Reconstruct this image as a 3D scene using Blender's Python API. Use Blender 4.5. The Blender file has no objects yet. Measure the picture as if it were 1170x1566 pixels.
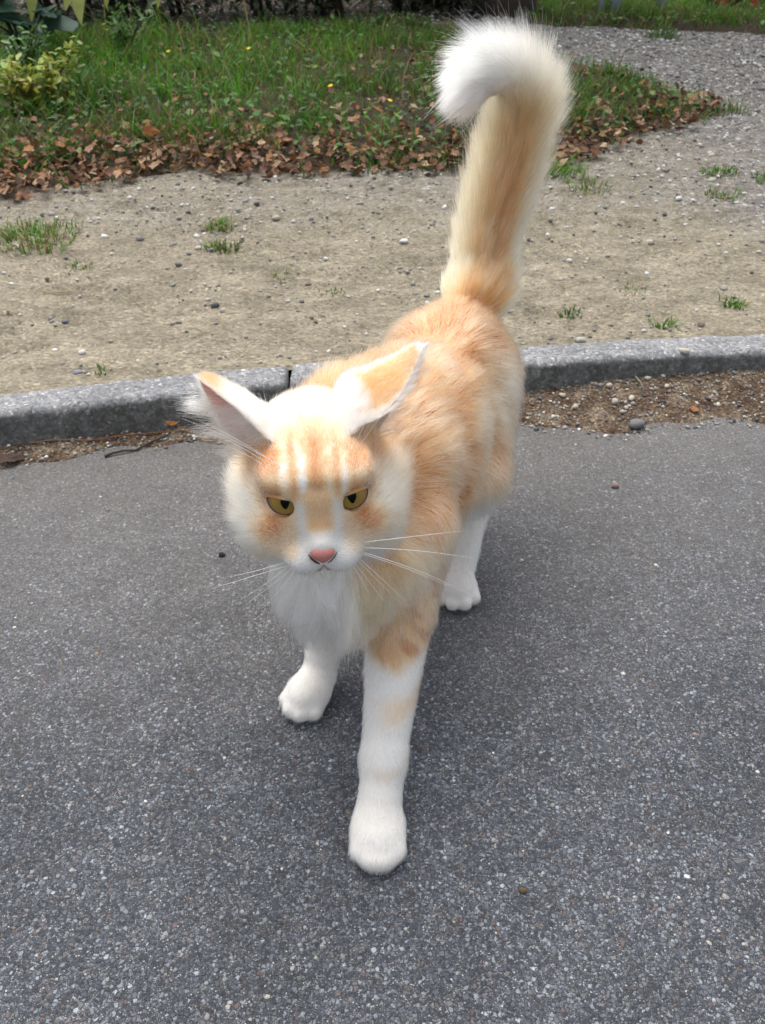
import bpy, math, random
import numpy as np
from mathutils import Vector, Matrix
from mathutils.kdtree import KDTree

# ------------------------------------------------------------------ camera, sky, sun, exposure
scene = bpy.context.scene
COL = scene.collection
CAM_H, PITCH = 0.66, math.radians(37.0)
cam_data = bpy.data.cameras.new("camera")
cam = bpy.data.objects.new("camera", cam_data)
COL.objects.link(cam)
cam.location = (0, 0, CAM_H)
cam.rotation_euler = (math.radians(90) - PITCH, 0, 0)
cam_data.sensor_fit = 'VERTICAL'
cam_data.sensor_height = 24.0
cam_data.lens = 24.0 * 1329.0 / 1566.0
cam_data.clip_start = 0.01
cam_data.clip_end = 500
cam_data.dof.use_dof = True
cam_data.dof.focus_distance = 0.64
cam_data.dof.aperture_fstop = cam_data.lens / 1.5
scene.camera = cam

SUN_ELEV, SUN_AZ = math.radians(68), math.radians(20)      # overcast: wide soft sun, high and behind the cat to the left
world = bpy.data.worlds.new("World")
scene.world = world
world.use_nodes = True
wn = world.node_tree
wn.nodes.clear()
wo = wn.nodes.new("ShaderNodeOutputWorld")
wb = wn.nodes.new("ShaderNodeBackground")
sky = wn.nodes.new("ShaderNodeTexSky")
sky.sky_type = 'NISHITA'
sky.sun_disc = False
sky.sun_elevation = SUN_ELEV
sky.sun_rotation = -SUN_AZ
sky.air_density = 1.0
sky.dust_density = 4.0
sky.ozone_density = 1.0
hs = wn.nodes.new("ShaderNodeHueSaturation")
hs.inputs['Saturation'].default_value = 0.42              # cloud cover greys the sky evenly
wb.inputs['Strength'].default_value = 0.135
wn.links.new(sky.outputs[0], hs.inputs['Color'])
wn.links.new(hs.outputs[0], wb.inputs['Color'])
wn.links.new(wb.outputs[0], wo.inputs['Surface'])

sun_data = bpy.data.lights.new("sun", 'SUN')
sun_data.energy = 1.3
sun_data.angle = math.radians(48)
sun_data.color = (1.0, 0.98, 0.95)
sun = bpy.data.objects.new("sun", sun_data)
COL.objects.link(sun)
sv = Vector((-math.sin(SUN_AZ) * math.cos(SUN_ELEV), math.cos(SUN_AZ) * math.cos(SUN_ELEV), math.sin(SUN_ELEV)))
sun.rotation_euler = sv.to_track_quat('Z', 'Y').to_euler()

scene.view_settings.view_transform = 'Standard'
scene.view_settings.look = 'None'
scene.view_settings.exposure = 0.95
scene.view_settings.gamma = 1.0
scene.view_settings.use_curve_mapping = False
scene.cycles.use_denoising = True
scene.cycles.max_bounces = 16
scene.cycles.diffuse_bounces = 4
scene.cycles.glossy_bounces = 12
scene.cycles.transmission_bounces = 16
scene.cycles.transparent_max_bounces = 8
scene.cycles.caustics_reflective = True
scene.cycles.sample_clamp_indirect = 6.0

rng = np.random.default_rng(7)
random.seed(7)

# ------------------------------------------------------------------ helpers
def smooth(a, b, x):
    t = np.clip((np.asarray(x, dtype=float) - a) / (b - a), 0, 1)
    return t * t * (3 - 2 * t)

def bell(x, c, w):
    return np.exp(-((x - c) / w) ** 2)

def vnoise(P, freq, seed=0):
    """value noise 0..1 of an (n, 2|3) array"""
    P = np.asarray(P, dtype=float) * freq
    if P.shape[1] == 2:
        P = np.concatenate([P, np.zeros((len(P), 1))], 1)
    I = np.floor(P).astype(np.int64)
    Fr = P - I
    Fr = Fr * Fr * (3 - 2 * Fr)
    def h(ix, iy, iz):
        n = (ix * 73856093) ^ (iy * 19349663) ^ (iz * 83492791) ^ (seed * 2654435)
        n = (n ^ (n >> 13)) * 1274126177
        n = n ^ (n >> 16)
        return (n & 0xffff) / 65535.0
    r = 0
    for dx in (0, 1):
        for dy in (0, 1):
            for dz in (0, 1):
                w = (Fr[:, 0] if dx else 1 - Fr[:, 0]) * (Fr[:, 1] if dy else 1 - Fr[:, 1]) * (Fr[:, 2] if dz else 1 - Fr[:, 2])
                r = r + w * h(I[:, 0] + dx, I[:, 1] + dy, I[:, 2] + dz)
    return r

def fbm(P, freq, seed=0, octaves=4):
    r, a, t = 0, 1.0, 0
    for o in range(octaves):
        r = r + a * vnoise(P, freq * 2 ** o, seed + o * 17)
        t += a
        a *= 0.5
    return r / t

def tag(o, label=None, cat=None, group=None, kind=None):
    if label: o['label'] = label
    if cat: o['category'] = cat
    if group: o['group'] = group
    if kind: o['kind'] = kind
    return o

def link(name, data, parent=None):
    o = bpy.data.objects.new(name, data)
    COL.objects.link(o)
    if parent is not None:
        o.parent = parent
    return o

def empty(name, loc=(0, 0, 0), rz=0):
    o = bpy.data.objects.new(name, None)
    o.empty_display_size = 0.05
    COL.objects.link(o)
    o.location = loc
    o.rotation_euler = (0, 0, rz)
    return o

def mesh_from(name, verts, faces, mat=None, shade=True, colors=None, cname="tint"):
    """faces: (n,3)/(n,4) int array or list of tuples; colors per vertex (n,3)"""
    me = bpy.data.meshes.new(name)
    verts = np.asarray(verts, dtype=np.float32)
    if isinstance(faces, np.ndarray):
        nf, k = faces.shape
        me.vertices.add(len(verts))
        me.vertices.foreach_set("co", verts.ravel())
        me.loops.add(nf * k)
        me.loops.foreach_set("vertex_index", faces.astype(np.int32).ravel())
        me.polygons.add(nf)
        me.polygons.foreach_set("loop_start", np.arange(0, nf * k, k, dtype=np.int32))
        me.update(calc_edges=True)
        me.validate()
    else:
        me.from_pydata([tuple(map(float, v)) for v in verts], [], faces)
        me.update()
    if shade:
        me.polygons.foreach_set("use_smooth", np.ones(len(me.polygons), dtype=bool))
    if colors is not None:
        at = me.attributes.new(cname, 'FLOAT_COLOR', 'POINT')
        c = np.ones((len(verts), 4), dtype=np.float32)
        c[:, :3] = colors
        at.data.foreach_set("color", c.ravel())
    if mat is not None:
        me.materials.append(mat)
    return me

class NT:
    def __init__(self, name):
        self.m = bpy.data.materials.new(name)
        self.m.use_nodes = True
        self.t = self.m.node_tree
        self.t.nodes.clear()
        self.out = self.t.nodes.new("ShaderNodeOutputMaterial")
    def n(self, typ, **kw):
        nd = self.t.nodes.new("ShaderNode" + typ)
        for k, v in kw.items():
            if k.startswith('_'):
                setattr(nd, k[1:], v)
            else:
                nd.inputs[k.replace('__', ' ')].default_value = v
        return nd
    def l(self, a, b):
        self.t.links.new(a, b)
    def surf(self, s):
        self.l(s, self.out.inputs['Surface'])
    def mix(self, a, b, fac, blend='MIX'):
        nd = self.t.nodes.new("ShaderNodeMix")
        nd.data_type = 'RGBA'
        nd.blend_type = blend
        for sock, v in ((nd.inputs[0], fac), (nd.inputs[6], a), (nd.inputs[7], b)):
            if isinstance(v, bpy.types.NodeSocket):
                self.l(v, sock)
            elif isinstance(v, (int, float)):
                sock.default_value = v
            else:
                sock.default_value = (*v, 1)
        return nd.outputs[2]
    def ramp(self, fac, stops, interp='LINEAR'):
        nd = self.t.nodes.new("ShaderNodeValToRGB")
        nd.color_ramp.interpolation = interp
        el = nd.color_ramp.elements
        while len(el) < len(stops):
            el.new(0.5)
        for e, (p, c) in zip(el, stops):
            e.position = p
            e.color = (*c, 1) if not isinstance(c, (int, float)) else (c, c, c, 1)
        self.l(fac, nd.inputs[0])
        return nd.outputs[0]
    def math(self, op, a, b=None):
        nd = self.t.nodes.new("ShaderNodeMath")
        nd.operation = op
        for s, v in zip(nd.inputs, (a, b)):
            if v is None: continue
            if isinstance(v, bpy.types.NodeSocket): self.l(v, s)
            else: s.default_value = v
        return nd.outputs[0]
    def noise(self, vec, scale, detail=4, rough=0.6):
        nd = self.n("TexNoise", Scale=scale, Detail=detail, Roughness=rough)
        self.l(vec, nd.inputs['Vector'])
        return nd
    def bsdf(self, color, rough=0.85, spec=0.3, normal=None, **kw):
        nd = self.t.nodes.new("ShaderNodeBsdfPrincipled")
        for key, v in (('Base Color', color), ('Roughness', rough), ('Specular IOR Level', spec)):
            if isinstance(v, bpy.types.NodeSocket): self.l(v, nd.inputs[key])
            elif isinstance(v, (int, float)): nd.inputs[key].default_value = v
            else: nd.inputs[key].default_value = (*v, 1)
        if normal is not None: self.l(normal, nd.inputs['Normal'])
        for k, v in kw.items(): nd.inputs[k.replace('__', ' ')].default_value = v
        return nd.outputs[0]
    def bump(self, height, dist, strength=1.0):
        nd = self.n("Bump", Strength=strength, Distance=dist)
        self.l(height, nd.inputs['Height'])
        return nd.outputs[0]

def attr_mat(name, rough=0.8, spec=0.3, translucent=0.0, attr="tint", vary=0.0, grain=0.0, gscale=300.):
    """material whose colour is the thing's own per-vertex colour"""
    m = NT(name)
    a = m.n("Attribute", _attribute_name=attr)
    c = a.outputs['Color']
    if vary:
        info = m.n("ObjectInfo")
        h = m.n("HueSaturation")
        m.l(c, h.inputs['Color'])
        v = m.math('MULTIPLY_ADD', info.outputs['Random'], vary)
        v.node.inputs[2].default_value = 1 - vary * 0.5
        m.l(v, h.inputs['Value'])
        c = h.outputs[0]
    nrm = None
    if grain:
        g = m.n("NewGeometry")
        nz = m.noise(g.outputs['Position'], gscale, 3)
        c = m.mix(c, m.mix(c, (0.02, 0.02, 0.02), 0.6), m.math('MULTIPLY', nz.outputs[0], grain))
        nrm = m.bump(nz.outputs[0], 0.002, 0.5)
    s = m.bsdf(c, rough, spec, nrm)
    if translucent:
        t = m.n("BsdfTranslucent")
        m.l(c, t.inputs['Color'])
        x = m.n("MixShader", Fac=translucent)
        m.l(s, x.inputs[1]); m.l(t.outputs[0], x.inputs[2])
        s = x.outputs[0]
    m.surf(s)
    return m.m

def inside(poly, P):
    """points in polygon"""
    poly = np.asarray(poly)
    x, y = P[:, 0], P[:, 1]
    r = np.zeros(len(P), bool)
    j = len(poly) - 1
    for i in range(len(poly)):
        xi, yi = poly[i]; xj, yj = poly[j]
        if yi != yj:
            r ^= ((yi > y) != (yj > y)) & (x < (xj - xi) * (y - yi) / (yj - yi) + xi)
        j = i
    return r

def seg_dist(poly, P):
    """signed distance to polygon outline, positive inside"""
    poly = np.asarray(poly, dtype=float)
    d = np.full(len(P), 1e9)
    for i in range(len(poly)):
        a = poly[i - 1]; b = poly[i]
        ab = b - a
        t = np.clip(((P - a) @ ab) / (ab @ ab), 0, 1)
        q = P - a - t[:, None] * ab
        d = np.minimum(d, np.hypot(q[:, 0], q[:, 1]))
    return np.where(inside(poly, P), d, -d)

# ------------------------------------------------------------------ layout of the ground
GZ = 0.052                                             # level of the ground behind the kerb
def kerb_front(x):
    x = np.asarray(x, dtype=float)
    xc = np.clip(x, -1.0, 1.0)
    y = 1.13 + 0.175 * xc - 0.07 * xc ** 2
    return y + (x - xc) * (0.175 - 0.14 * xc)

KERB_W = 0.062
LAWN = np.array([(-12, 1.0), (-2, 1.55), (-1.2, 1.78), (-.83, 1.93), (-.65, 2.07), (-.52, 2.17), (-.35, 2.12), (-.2, 2.12), (.0, 2.13), (.18, 2.14),
                 (.36, 2.18), (.46, 2.22), (.56, 2.30), (.66, 2.42), (.86, 2.55), (1.08, 2.78), (.923, 3.241), (.664, 3.557), (.42, 3.78),
                 (.31, 4.36), (.12, 4.58), (-.4, 4.30), (-.9, 4.14), (-12, 3.95)])
BED = np.array([(-14, 3.9), (-.9, 4.06), (-.4, 4.22), (.1, 4.50), (.3, 4.5), (.55, 4.5), (.8, 5.2), (.8, 9), (-14, 9)])   # bare dark earth under the hedge
VERGE = np.array([(.55, 5.2), (.62, 4.47), (.9, 4.36), (1.18, 4.27), (1.6, 4.1), (2.6, 3.75), (9, 2.2), (9, 12), (.9, 12)])
def grass_depth(P):
    return np.maximum(seg_dist(LAWN, P), seg_dist(VERGE, P))

def gravel_amount(P):
    x, y = P[:, 0], P[:, 1]
    road = smooth(0.0, 0.5, y - (3.55 - 1.15 * (x - 0.35)))           # the gravel drive behind the lawn, sweeping round to the right
    road = road * smooth(0.25, 0.45, x)
    band = 0.36 * smooth(1.45, 2.0, y + 0.12 * (vnoise(P, 3, 5) - .5)) * (0.5 + 0.7 * vnoise(P, 2.2, 31))
    right = 0.35 * smooth(.5, 1.0, x) * smooth(1.35, 1.9, y)
    return np.clip(np.maximum(road, band + right), 0, 1)

def ground_height(P):
    P = np.asarray(P, dtype=float)
    yb = P[:, 1] - (kerb_front(P[:, 0]) + KERB_W)
    near = smooth(0.0, 0.08, yb)
    h = (fbm(P, 2.0, 3, 3) - .5) * 0.03 * smooth(0, .4, yb)
    h = h + (fbm(P * [1, 1.25], 22, 11, 4) - .5) * 0.016 * near
    ridg = np.abs(fbm(P * [0.7, 1.5], 30, 23, 3) - .5)
    h = h - 0.010 * np.clip(0.06 - ridg, 0, 1) / 0.06 * near * smooth(.48, .62, vnoise(P, 7, 41))
    h = h + 0.02 * smooth(0, .25, grass_depth(P)) + 0.012 * smooth(0.1, 0.9, yb) - 0.004
    far = smooth(5.5, 9, np.hypot(P[:, 0], P[:, 1]))
    return GZ + h * (1 - far)

# ------------------------------------------------------------------ asphalt
def asphalt_material():
    m = NT("asphalt")
    g = m.n("NewGeometry")
    pos = g.outputs['Position']
    cols = None
    wv = m.noise(pos, 900, 2)
    warp = m.n("MixRGB", Fac=0.0012); warp.blend_type = 'ADD'
    m.l(pos, warp.inputs[1]); m.l(wv.outputs['Color'], warp.inputs[2])
    wp = warp.outputs[0]
    def stones(scale, thr):
        v = m.n("TexVoronoi", Scale=scale, Randomness=1.0)
        m.l(wp, v.inputs['Vector'])
        e = m.n("TexVoronoi", Scale=scale, Randomness=1.0); e.feature = 'DISTANCE_TO_EDGE'
        m.l(wp, e.inputs['Vector'])
        sep = m.n("SeparateColor"); m.l(v.outputs['Color'], sep.inputs[0])
        face = m.ramp(e.outputs['Distance'], [(0.02, 0.0), (thr, 1.0)])
        return sep, face
    s1, f1 = stones(320, 0.20)
    s2, f2 = stones(680, 0.20)
    stonecol = m.ramp(s1.outputs[0], [(0, (.038, .038, .042)), (.30, (.072, .073, .083)), (.52, (.112, .113, .125)), (.68, (.16, .148, .138)),
                                      (.76, (.125, .075, .058)), (.80, (.18, .18, .19)), (.90, (.21, .21, .21)), (.965, (.25, .25, .25)), (1, (.36, .36, .36))])
    smallcol = m.ramp(s2.outputs[0], [(0, (.032, .032, .035)), (.4, (.072, .071, .076)), (.7, (.125, .12, .117)), (.9, (.20, .195, .19)), (1, (.34, .33, .31))])
    bind = m.ramp(m.noise(pos, 700, 4).outputs[0], [(.3, (.018, .018, .019)), (.7, (.060, .057, .056))])
    base = m.mix(bind, smallcol, f2)
    pick = m.ramp(s1.outputs[1], [(.36, 0.0), (.40, 1.0)])
    fac = m.math('MULTIPLY', f1, pick)
    col = m.mix(base, stonecol, fac)
    big = m.ramp(m.noise(pos, 3.0, 5).outputs[0], [(.3, .82), (.7, 1.14)])
    mid = m.ramp(m.noise(pos, 24.0, 4).outputs[0], [(.3, .86), (.7, 1.14)])
    col = m.mix(col, big, 1.0, 'MULTIPLY')
    col = m.mix(col, mid, 1.0, 'MULTIPLY')
    stain = m.ramp(m.noise(pos, 1.7, 6, .7).outputs[0], [(.40, .80), (.55, 1.0), (.7, 1.12)])
    col = m.mix(col, stain, 1.0, 'MULTIPLY')
    col = m.mix(col, (1.27, 1.37, 1.48), 1.0, 'MULTIPLY')
    # dust washed down from the kerb lies on the strip beside it
    sepp = m.n("SeparateXYZ"); m.l(pos, sepp.inputs[0])
    yy = m.math('SUBTRACT', sepp.outputs[1], m.math('MULTIPLY', sepp.outputs[0], 0.17))
    dn = m.math('MULTIPLY_ADD', m.noise(pos, 9, 5).outputs[0], 0.35); dn.node.inputs[2].default_value = -0.17
    dust = m.ramp(m.math('ADD', yy, dn), [(.50, 0.0), (1.0, 0.55), ])
    dust = m.math('MULTIPLY', dust, m.ramp(m.noise(pos, 260, 3).outputs[0], [(.35, .45), (.65, 1.0)]))
    col = m.mix(col, (.27, .245, .21), dust)
    hgt = m.math('ADD', m.math('MULTIPLY', fac, 1.0), m.math('MULTIPLY', f2, 0.5))
    hgt = m.math('ADD', hgt, m.math('MULTIPLY', s1.outputs[2], 0.6))
    hgt = m.math('ADD', hgt, m.math('MULTIPLY', m.noise(pos, 120, 3).outputs[0], 0.7))
    nrm = m.bump(hgt, 0.0014, 0.8)
    rough = m.ramp(s1.outputs[2], [(0, .55), (1, .9)])
    m.surf(m.bsdf(col, rough, 0.35, nrm))
    return m.m

xs = np.concatenate([np.linspace(-40, -2, 20)[:-1], np.linspace(-2, 2, 41), np.linspace(2, 40, 20)[1:]])
tt = np.linspace(0, 1, 30)
X = np.repeat(xs[:, None], 30, 1)
YF = kerb_front(xs)[:, None] + 0.03
Y = YF - (tt[None, :] ** 2) * 40
V = np.stack([X, Y, np.zeros_like(X)], -1).reshape(-1, 3)
idx = np.arange(len(V)).reshape(X.shape)
Fq = np.stack([idx[:-1, :-1], idx[:-1, 1:], idx[1:, 1:], idx[1:, :-1]], -1).reshape(-1, 4)[:, ::-1]
tag(link("road", mesh_from("road", V, np.ascontiguousarray(Fq)[:, ::-1].copy(), asphalt_material())), kind='structure')

# ------------------------------------------------------------------ kerb: separate concrete kerbstones
def kerb_material():
    m = NT("kerb_concrete")
    g = m.n("NewGeometry"); pos = g.outputs['Position']
    v = m.n("TexVoronoi", Scale=230.0); m.l(pos, v.inputs['Vector'])
    e = m.n("TexVoronoi", Scale=230.0); e.feature = 'DISTANCE_TO_EDGE'; m.l(pos, e.inputs['Vector'])
    sp = m.n("SeparateColor"); m.l(v.outputs['Color'], sp.inputs[0])
    stone = m.ramp(sp.outputs[0], [(0, (.10, .10, .103)), (.4, (.21, .212, .22)), (.7, (.30, .297, .29)), (.92, (.40, .395, .38)), (1, (.65, .63, .60))])
    cement = m.ramp(m.noise(pos, 160, 4).outputs[0], [(.3, (.16, .164, .168)), (.7, (.29, .295, .30))])
    col = m.mix(cement, stone, m.ramp(e.outputs['Distance'], [(.03, 0.0), (.14, .8)]))
    col = m.mix(col, m.ramp(m.noise(pos, 12, 5).outputs[0], [(.3, .78), (.7, 1.2)]), 1.0, 'MULTIPLY')
    # grime and algae on the upright road face
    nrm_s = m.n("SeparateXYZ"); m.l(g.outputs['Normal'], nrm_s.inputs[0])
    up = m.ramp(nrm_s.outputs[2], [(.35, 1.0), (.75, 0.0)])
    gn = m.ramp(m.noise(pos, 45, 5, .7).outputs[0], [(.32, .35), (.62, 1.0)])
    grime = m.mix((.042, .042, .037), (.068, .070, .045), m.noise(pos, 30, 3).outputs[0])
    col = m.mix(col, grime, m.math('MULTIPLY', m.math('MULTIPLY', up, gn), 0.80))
    h = m.math('ADD', m.noise(pos, 190, 4, .7).outputs[0], m.math('MULTIPLY', sp.outputs[1], .4))
    m.surf(m.bsdf(col, .9, .25, m.bump(h, .0025, .9)))
    return m.m
KM = kerb_material()
kerb = empty("kerb", (0, 0, 0)); tag(kerb, kind='structure')
def kerbstone(x0, x1, seed):
    n = max(8, int((x1 - x0) / 0.012))
    prof = []
    W, H, r = KERB_W, 0.058, 0.013
    prof += [(-.008, -.02), (-.006, .004), (-.004, .016), (-.002, .028)]
    for a in np.linspace(180, 90, 6):
        prof.append((r + r * math.cos(math.radians(a)), H - r + r * math.sin(math.radians(a))))
    for u in np.linspace(r, W - .006, 6)[1:]:
        prof.append((u, H))
    prof += [(W - .001, H - .004), (W, H - .012), (W, .0), (W, -.02)]
    prof = np.array(prof)
    xs = np.linspace(x0, x1, n)
    k = len(prof)
    yf = kerb_front(xs)
    V = np.zeros((n, k, 3))
    V[:, :, 0] = xs[:, None]
    V[:, :, 1] = yf[:, None] + prof[None, :, 0]
    V[:, :, 2] = prof[None, :, 1]
    P = V.reshape(-1, 3)
    nz = fbm(P, 40, seed, 4) - .5
    nz2 = fbm(P, 7, seed + 3, 2) - .5
    P[:, 2] += 0.007 * nz * (P[:, 2] > .02) + 0.006 * nz2 * (P[:, 2] > .03)
    P[:, 1] += (0.008 * (fbm(P, 60, seed + 9, 3) - .5)) * (P[:, 1] < np.repeat(yf, k) + .02)
    # worn ends
    endd = np.minimum(P[:, 0] - x0, x1 - P[:, 0])
    P[:, 2] -= 0.004 * (1 - smooth(0, .008, endd)) * (P[:, 2] > .03)
    idx = np.arange(n * k).reshape(n, k)
    F = np.stack([idx[:-1, :-1], idx[1:, :-1], idx[1:, 1:], idx[:-1, 1:]], -1).reshape(-1, 4)
    faces = [tuple(int(i) for i in f) for f in F] + [tuple(int(i) for i in idx[0]), tuple(int(i) for i in idx[-1][::-1])]
    return mesh_from("kerbstone", P, faces, KM)
JOINTS = [-6.2, -5.2, -4.2, -3.2, -2.15, -1.15, -0.137, 0.87, 1.87, 2.87, 3.9, 5.0]
for i in range(len(JOINTS) - 1):
    link("kerbstone", kerbstone(JOINTS[i] + 0.0035, JOINTS[i + 1] - 0.0035, 50 + i), kerb)

# ------------------------------------------------------------------ ground behind the kerb: path, gravel drive, lawn soil
def soil_material():
    m = NT("soil")
    g = m.n("NewGeometry"); pos = g.outputs['Position']
    mp = m.n("Mapping"); mp.inputs['Scale'].default_value = (0.75, 1.3, 1); m.l(pos, mp.inputs['Vector']); ps = mp.outputs[0]
    gr = m.n("Attribute", _attribute_name="gravel").outputs['Fac']
    ga = m.n("Attribute", _attribute_name="grassy").outputs['Fac']
    n1 = m.noise(ps, 14, 6, .65).outputs[0]
    n2 = m.noise(ps, 110, 5, .7).outputs[0]
    sand = m.ramp(n1, [(.28, (.175, .150, .108)), (.5, (.275, .240, .175)), (.72, (.37, .325, .24))])
    sand = m.mix(sand, m.ramp(n2, [(.28, .30), (.44, .88), (.7, 1.25)]), 1.0, 'MULTIPLY')
    moss = m.ramp(m.noise(pos, 6, 5, .7).outputs[0], [(.55, 0.0), (.75, .35)])
    sand = m.mix(sand, (.115, .12, .05), m.math('MULTIPLY', moss, m.ramp(n2, [(.4, 0.), (.6, 1.)])))
    v = m.n("TexVoronoi", Scale=85.0); m.l(pos, v.inputs['Vector'])
    e = m.n("TexVoronoi", Scale=85.0); e.feature = 'DISTANCE_TO_EDGE'; m.l(pos, e.inputs['Vector'])
    sp = m.n("SeparateColor"); m.l(v.outputs['Color'], sp.inputs[0])
    peb = m.ramp(sp.outputs[0], [(0, (.09, .088, .09)), (.3, (.17, .165, .16)), (.6, (.25, .24, .225)), (.88, (.36, .345, .32)), (1, (.6, .58, .54))])
    pebf = m.ramp(e.outputs['Distance'], [(.03, 0.0), (.16, 1.0)])
    grit = m.mix(m.mix((.17, .15, .125), (.24, .225, .20), n1), peb, pebf)
    v2 = m.n("TexVoronoi", Scale=240.0); m.l(pos, v2.inputs['Vector'])
    sp2 = m.n("SeparateColor"); m.l(v2.outputs['Color'], sp2.inputs[0])
    fine = m.ramp(sp2.outputs[0], [(0, .55), (.5, .95), (.9, 1.15), (1, 1.7)])
    sand = m.mix(sand, fine, .65, 'MULTIPLY')
    col = m.mix(sand, grit, m.ramp(m.math('ADD', gr, m.math('MULTIPLY', m.math('SUBTRACT', n1, .5), .7)), [(.15, 0.0), (.65, 1.0)]))
    earth = m.ramp(n2, [(.3, (.022, .017, .011)), (.7, (.075, .055, .034))])
    col = m.mix(col, earth, m.ramp(m.math('ADD', ga, m.math('MULTIPLY', m.math('SUBTRACT', n2, .5), .6)), [(.25, 0.0), (.6, 1.0)]))
    h = m.math('ADD', m.math('MULTIPLY', n2, 1.0), m.math('MULTIPLY', m.math('MULTIPLY', pebf, gr), .8))
    h = m.math('ADD', h, m.math('MULTIPLY', sp2.outputs[1], .25))
    m.surf(m.bsdf(col, .95, .15, m.bump(h, .006, .9)))
    return m.m
SOIL = soil_material()
xs = np.concatenate([-np.geomspace(2.3, 60, 24)[::-1], np.arange(-2.28, 2.6, .0125), np.geomspace(2.6, 60, 24)])
ys = np.concatenate([[0, .003, .008], np.arange(.016, 1.6, .0115), np.arange(1.6, 4.6, .022), np.geomspace(4.6, 60, 26)])
X = np.repeat(xs[:, None], len(ys), 1)
Y = kerb_front(xs)[:, None] + KERB_W - .002 + ys[None, :]
P2 = np.stack([X.ravel(), Y.ravel()], -1)
Z = ground_height(P2)
idx = np.arange(len(P2)).reshape(X.shape)
V = np.concatenate([P2, Z[:, None]], 1)
Fq = np.stack([idx[:-1, :-1], idx[1:, :-1], idx[1:, 1:], idx[:-1, 1:]], -1).reshape(-1, 4)
cen = V[Fq].mean(1)[:, :2]
gd_v = np.maximum(grass_depth(P2), seg_dist(BED, P2)); gr_v = gravel_amount(P2)
gd = gd_v[Fq].mean(1); gr = gr_v[Fq].mean(1)
isl = gd > 0
isr = (~isl) & (gr > .8) & (cen[:, 0] > .25) & (cen[:, 1] > 2.2)
for nm, sel in (("lawn", isl), ("gravel_drive", isr), ("path", ~(isl | isr))):
    f = Fq[sel]
    u, inv = np.unique(f, return_inverse=True)
    me = mesh_from(nm, V[u], inv.reshape(-1, 4), SOIL)
    for an, arr in (("gravel", gr_v[u]), ("grassy", smooth(-.05, .12, gd_v[u]))):
        a = me.attributes.new(an, 'FLOAT', 'POINT'); a.data.foreach_set("value", arr.astype(np.float32))
    tag(link(nm, me), kind='structure')

# ------------------------------------------------------------------ silt and debris in the gutter
def gutter_w(x):
    return 0.042 + 0.066 * smooth(.05, .34, x) + .012 * np.sin(x * 23) + .008 * np.sin(x * 57 + 1) + .02 * (vnoise(np.stack([x, x * 0], 1), 14, 4) - .5)
def gutter_z(P):
    x = P[:, 0]
    t = np.clip((kerb_front(x) - P[:, 1]) / gutter_w(x), 0, 1)
    hh = 0.008 + 0.018 * smooth(.1, .45, x)
    z = hh * (1 - t) ** 1.3 + .0015
    return z + (fbm(P, 35, 77, 3) - .5) * .007 * (1 - t) - .004 * smooth(.9, 1, t)
def gutter_material():
    m = NT("gutter_silt")
    g = m.n("NewGeometry"); pos = g.outputs['Position']
    n1 = m.noise(pos, 25, 6, .7).outputs[0]; n2 = m.noise(pos, 220, 4, .7).outputs[0]
    col = m.ramp(n1, [(.34, (.060, .036, .024)), (.52, (.125, .088, .058)), (.66, (.23, .185, .13))])
    sp = m.n("SeparateXYZ"); m.l(pos, sp.inputs[0])
    col = m.mix(col, m.ramp(n2, [(.3, .4), (.6, 1.2)]), 1.0, 'MULTIPLY')
    v = m.n("TexVoronoi", Scale=330.0); m.l(pos, v.inputs['Vector'])
    s2 = m.n("SeparateColor"); m.l(v.outputs['Color'], s2.inputs[0])
    col = m.mix(col, m.ramp(s2.outputs[0], [(0, .5), (.6, 1.0), (1, 1.9)]), .8, 'MULTIPLY')
    m.surf(m.bsdf(col, .95, .15, m.bump(m.math('ADD', n2, s2.outputs[1]), .003, .8)))
    return m.m
xs = np.concatenate([np.linspace(-5, -1, 60)[:-1], np.arange(-1, 1.4, .008), np.linspace(1.4, 4.8, 50)])
tt = np.linspace(0, 1, 18)
X = np.repeat(xs[:, None], 18, 1)
Y = kerb_front(xs)[:, None] + .0 - tt[None] * gutter_w(xs)[:, None]
P2 = np.stack([X.ravel(), Y.ravel()], 1)
V = np.concatenate([P2, gutter_z(P2)[:, None]], 1)
idx = np.arange(len(V)).reshape(X.shape)
Fq = np.stack([idx[:-1, :-1], idx[:-1, 1:], idx[1:, 1:], idx[1:, :-1]], -1).reshape(-1, 4)
tag(link("gutter", mesh_from("gutter", V, Fq, gutter_material())), kind='structure')

def surface_z(P):
    P = np.asarray(P, dtype=float)
    kf = kerb_front(P[:, 0])
    behind = P[:, 1] > kf + KERB_W
    ingut = (P[:, 1] <= kf) & (P[:, 1] > kf - gutter_w(P[:, 0]))
    z = np.zeros(len(P))
    if behind.any(): z[behind] = ground_height(P[behind])
    if ingut.any(): z[ingut] = np.maximum(gutter_z(P[ingut]), 0)
    onk = (~behind) & (P[:, 1] > kf)
    z[onk] = .058
    return z
def z_at(x, y):
    return float(surface_z(np.array([[x, y]]))[0])

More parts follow.
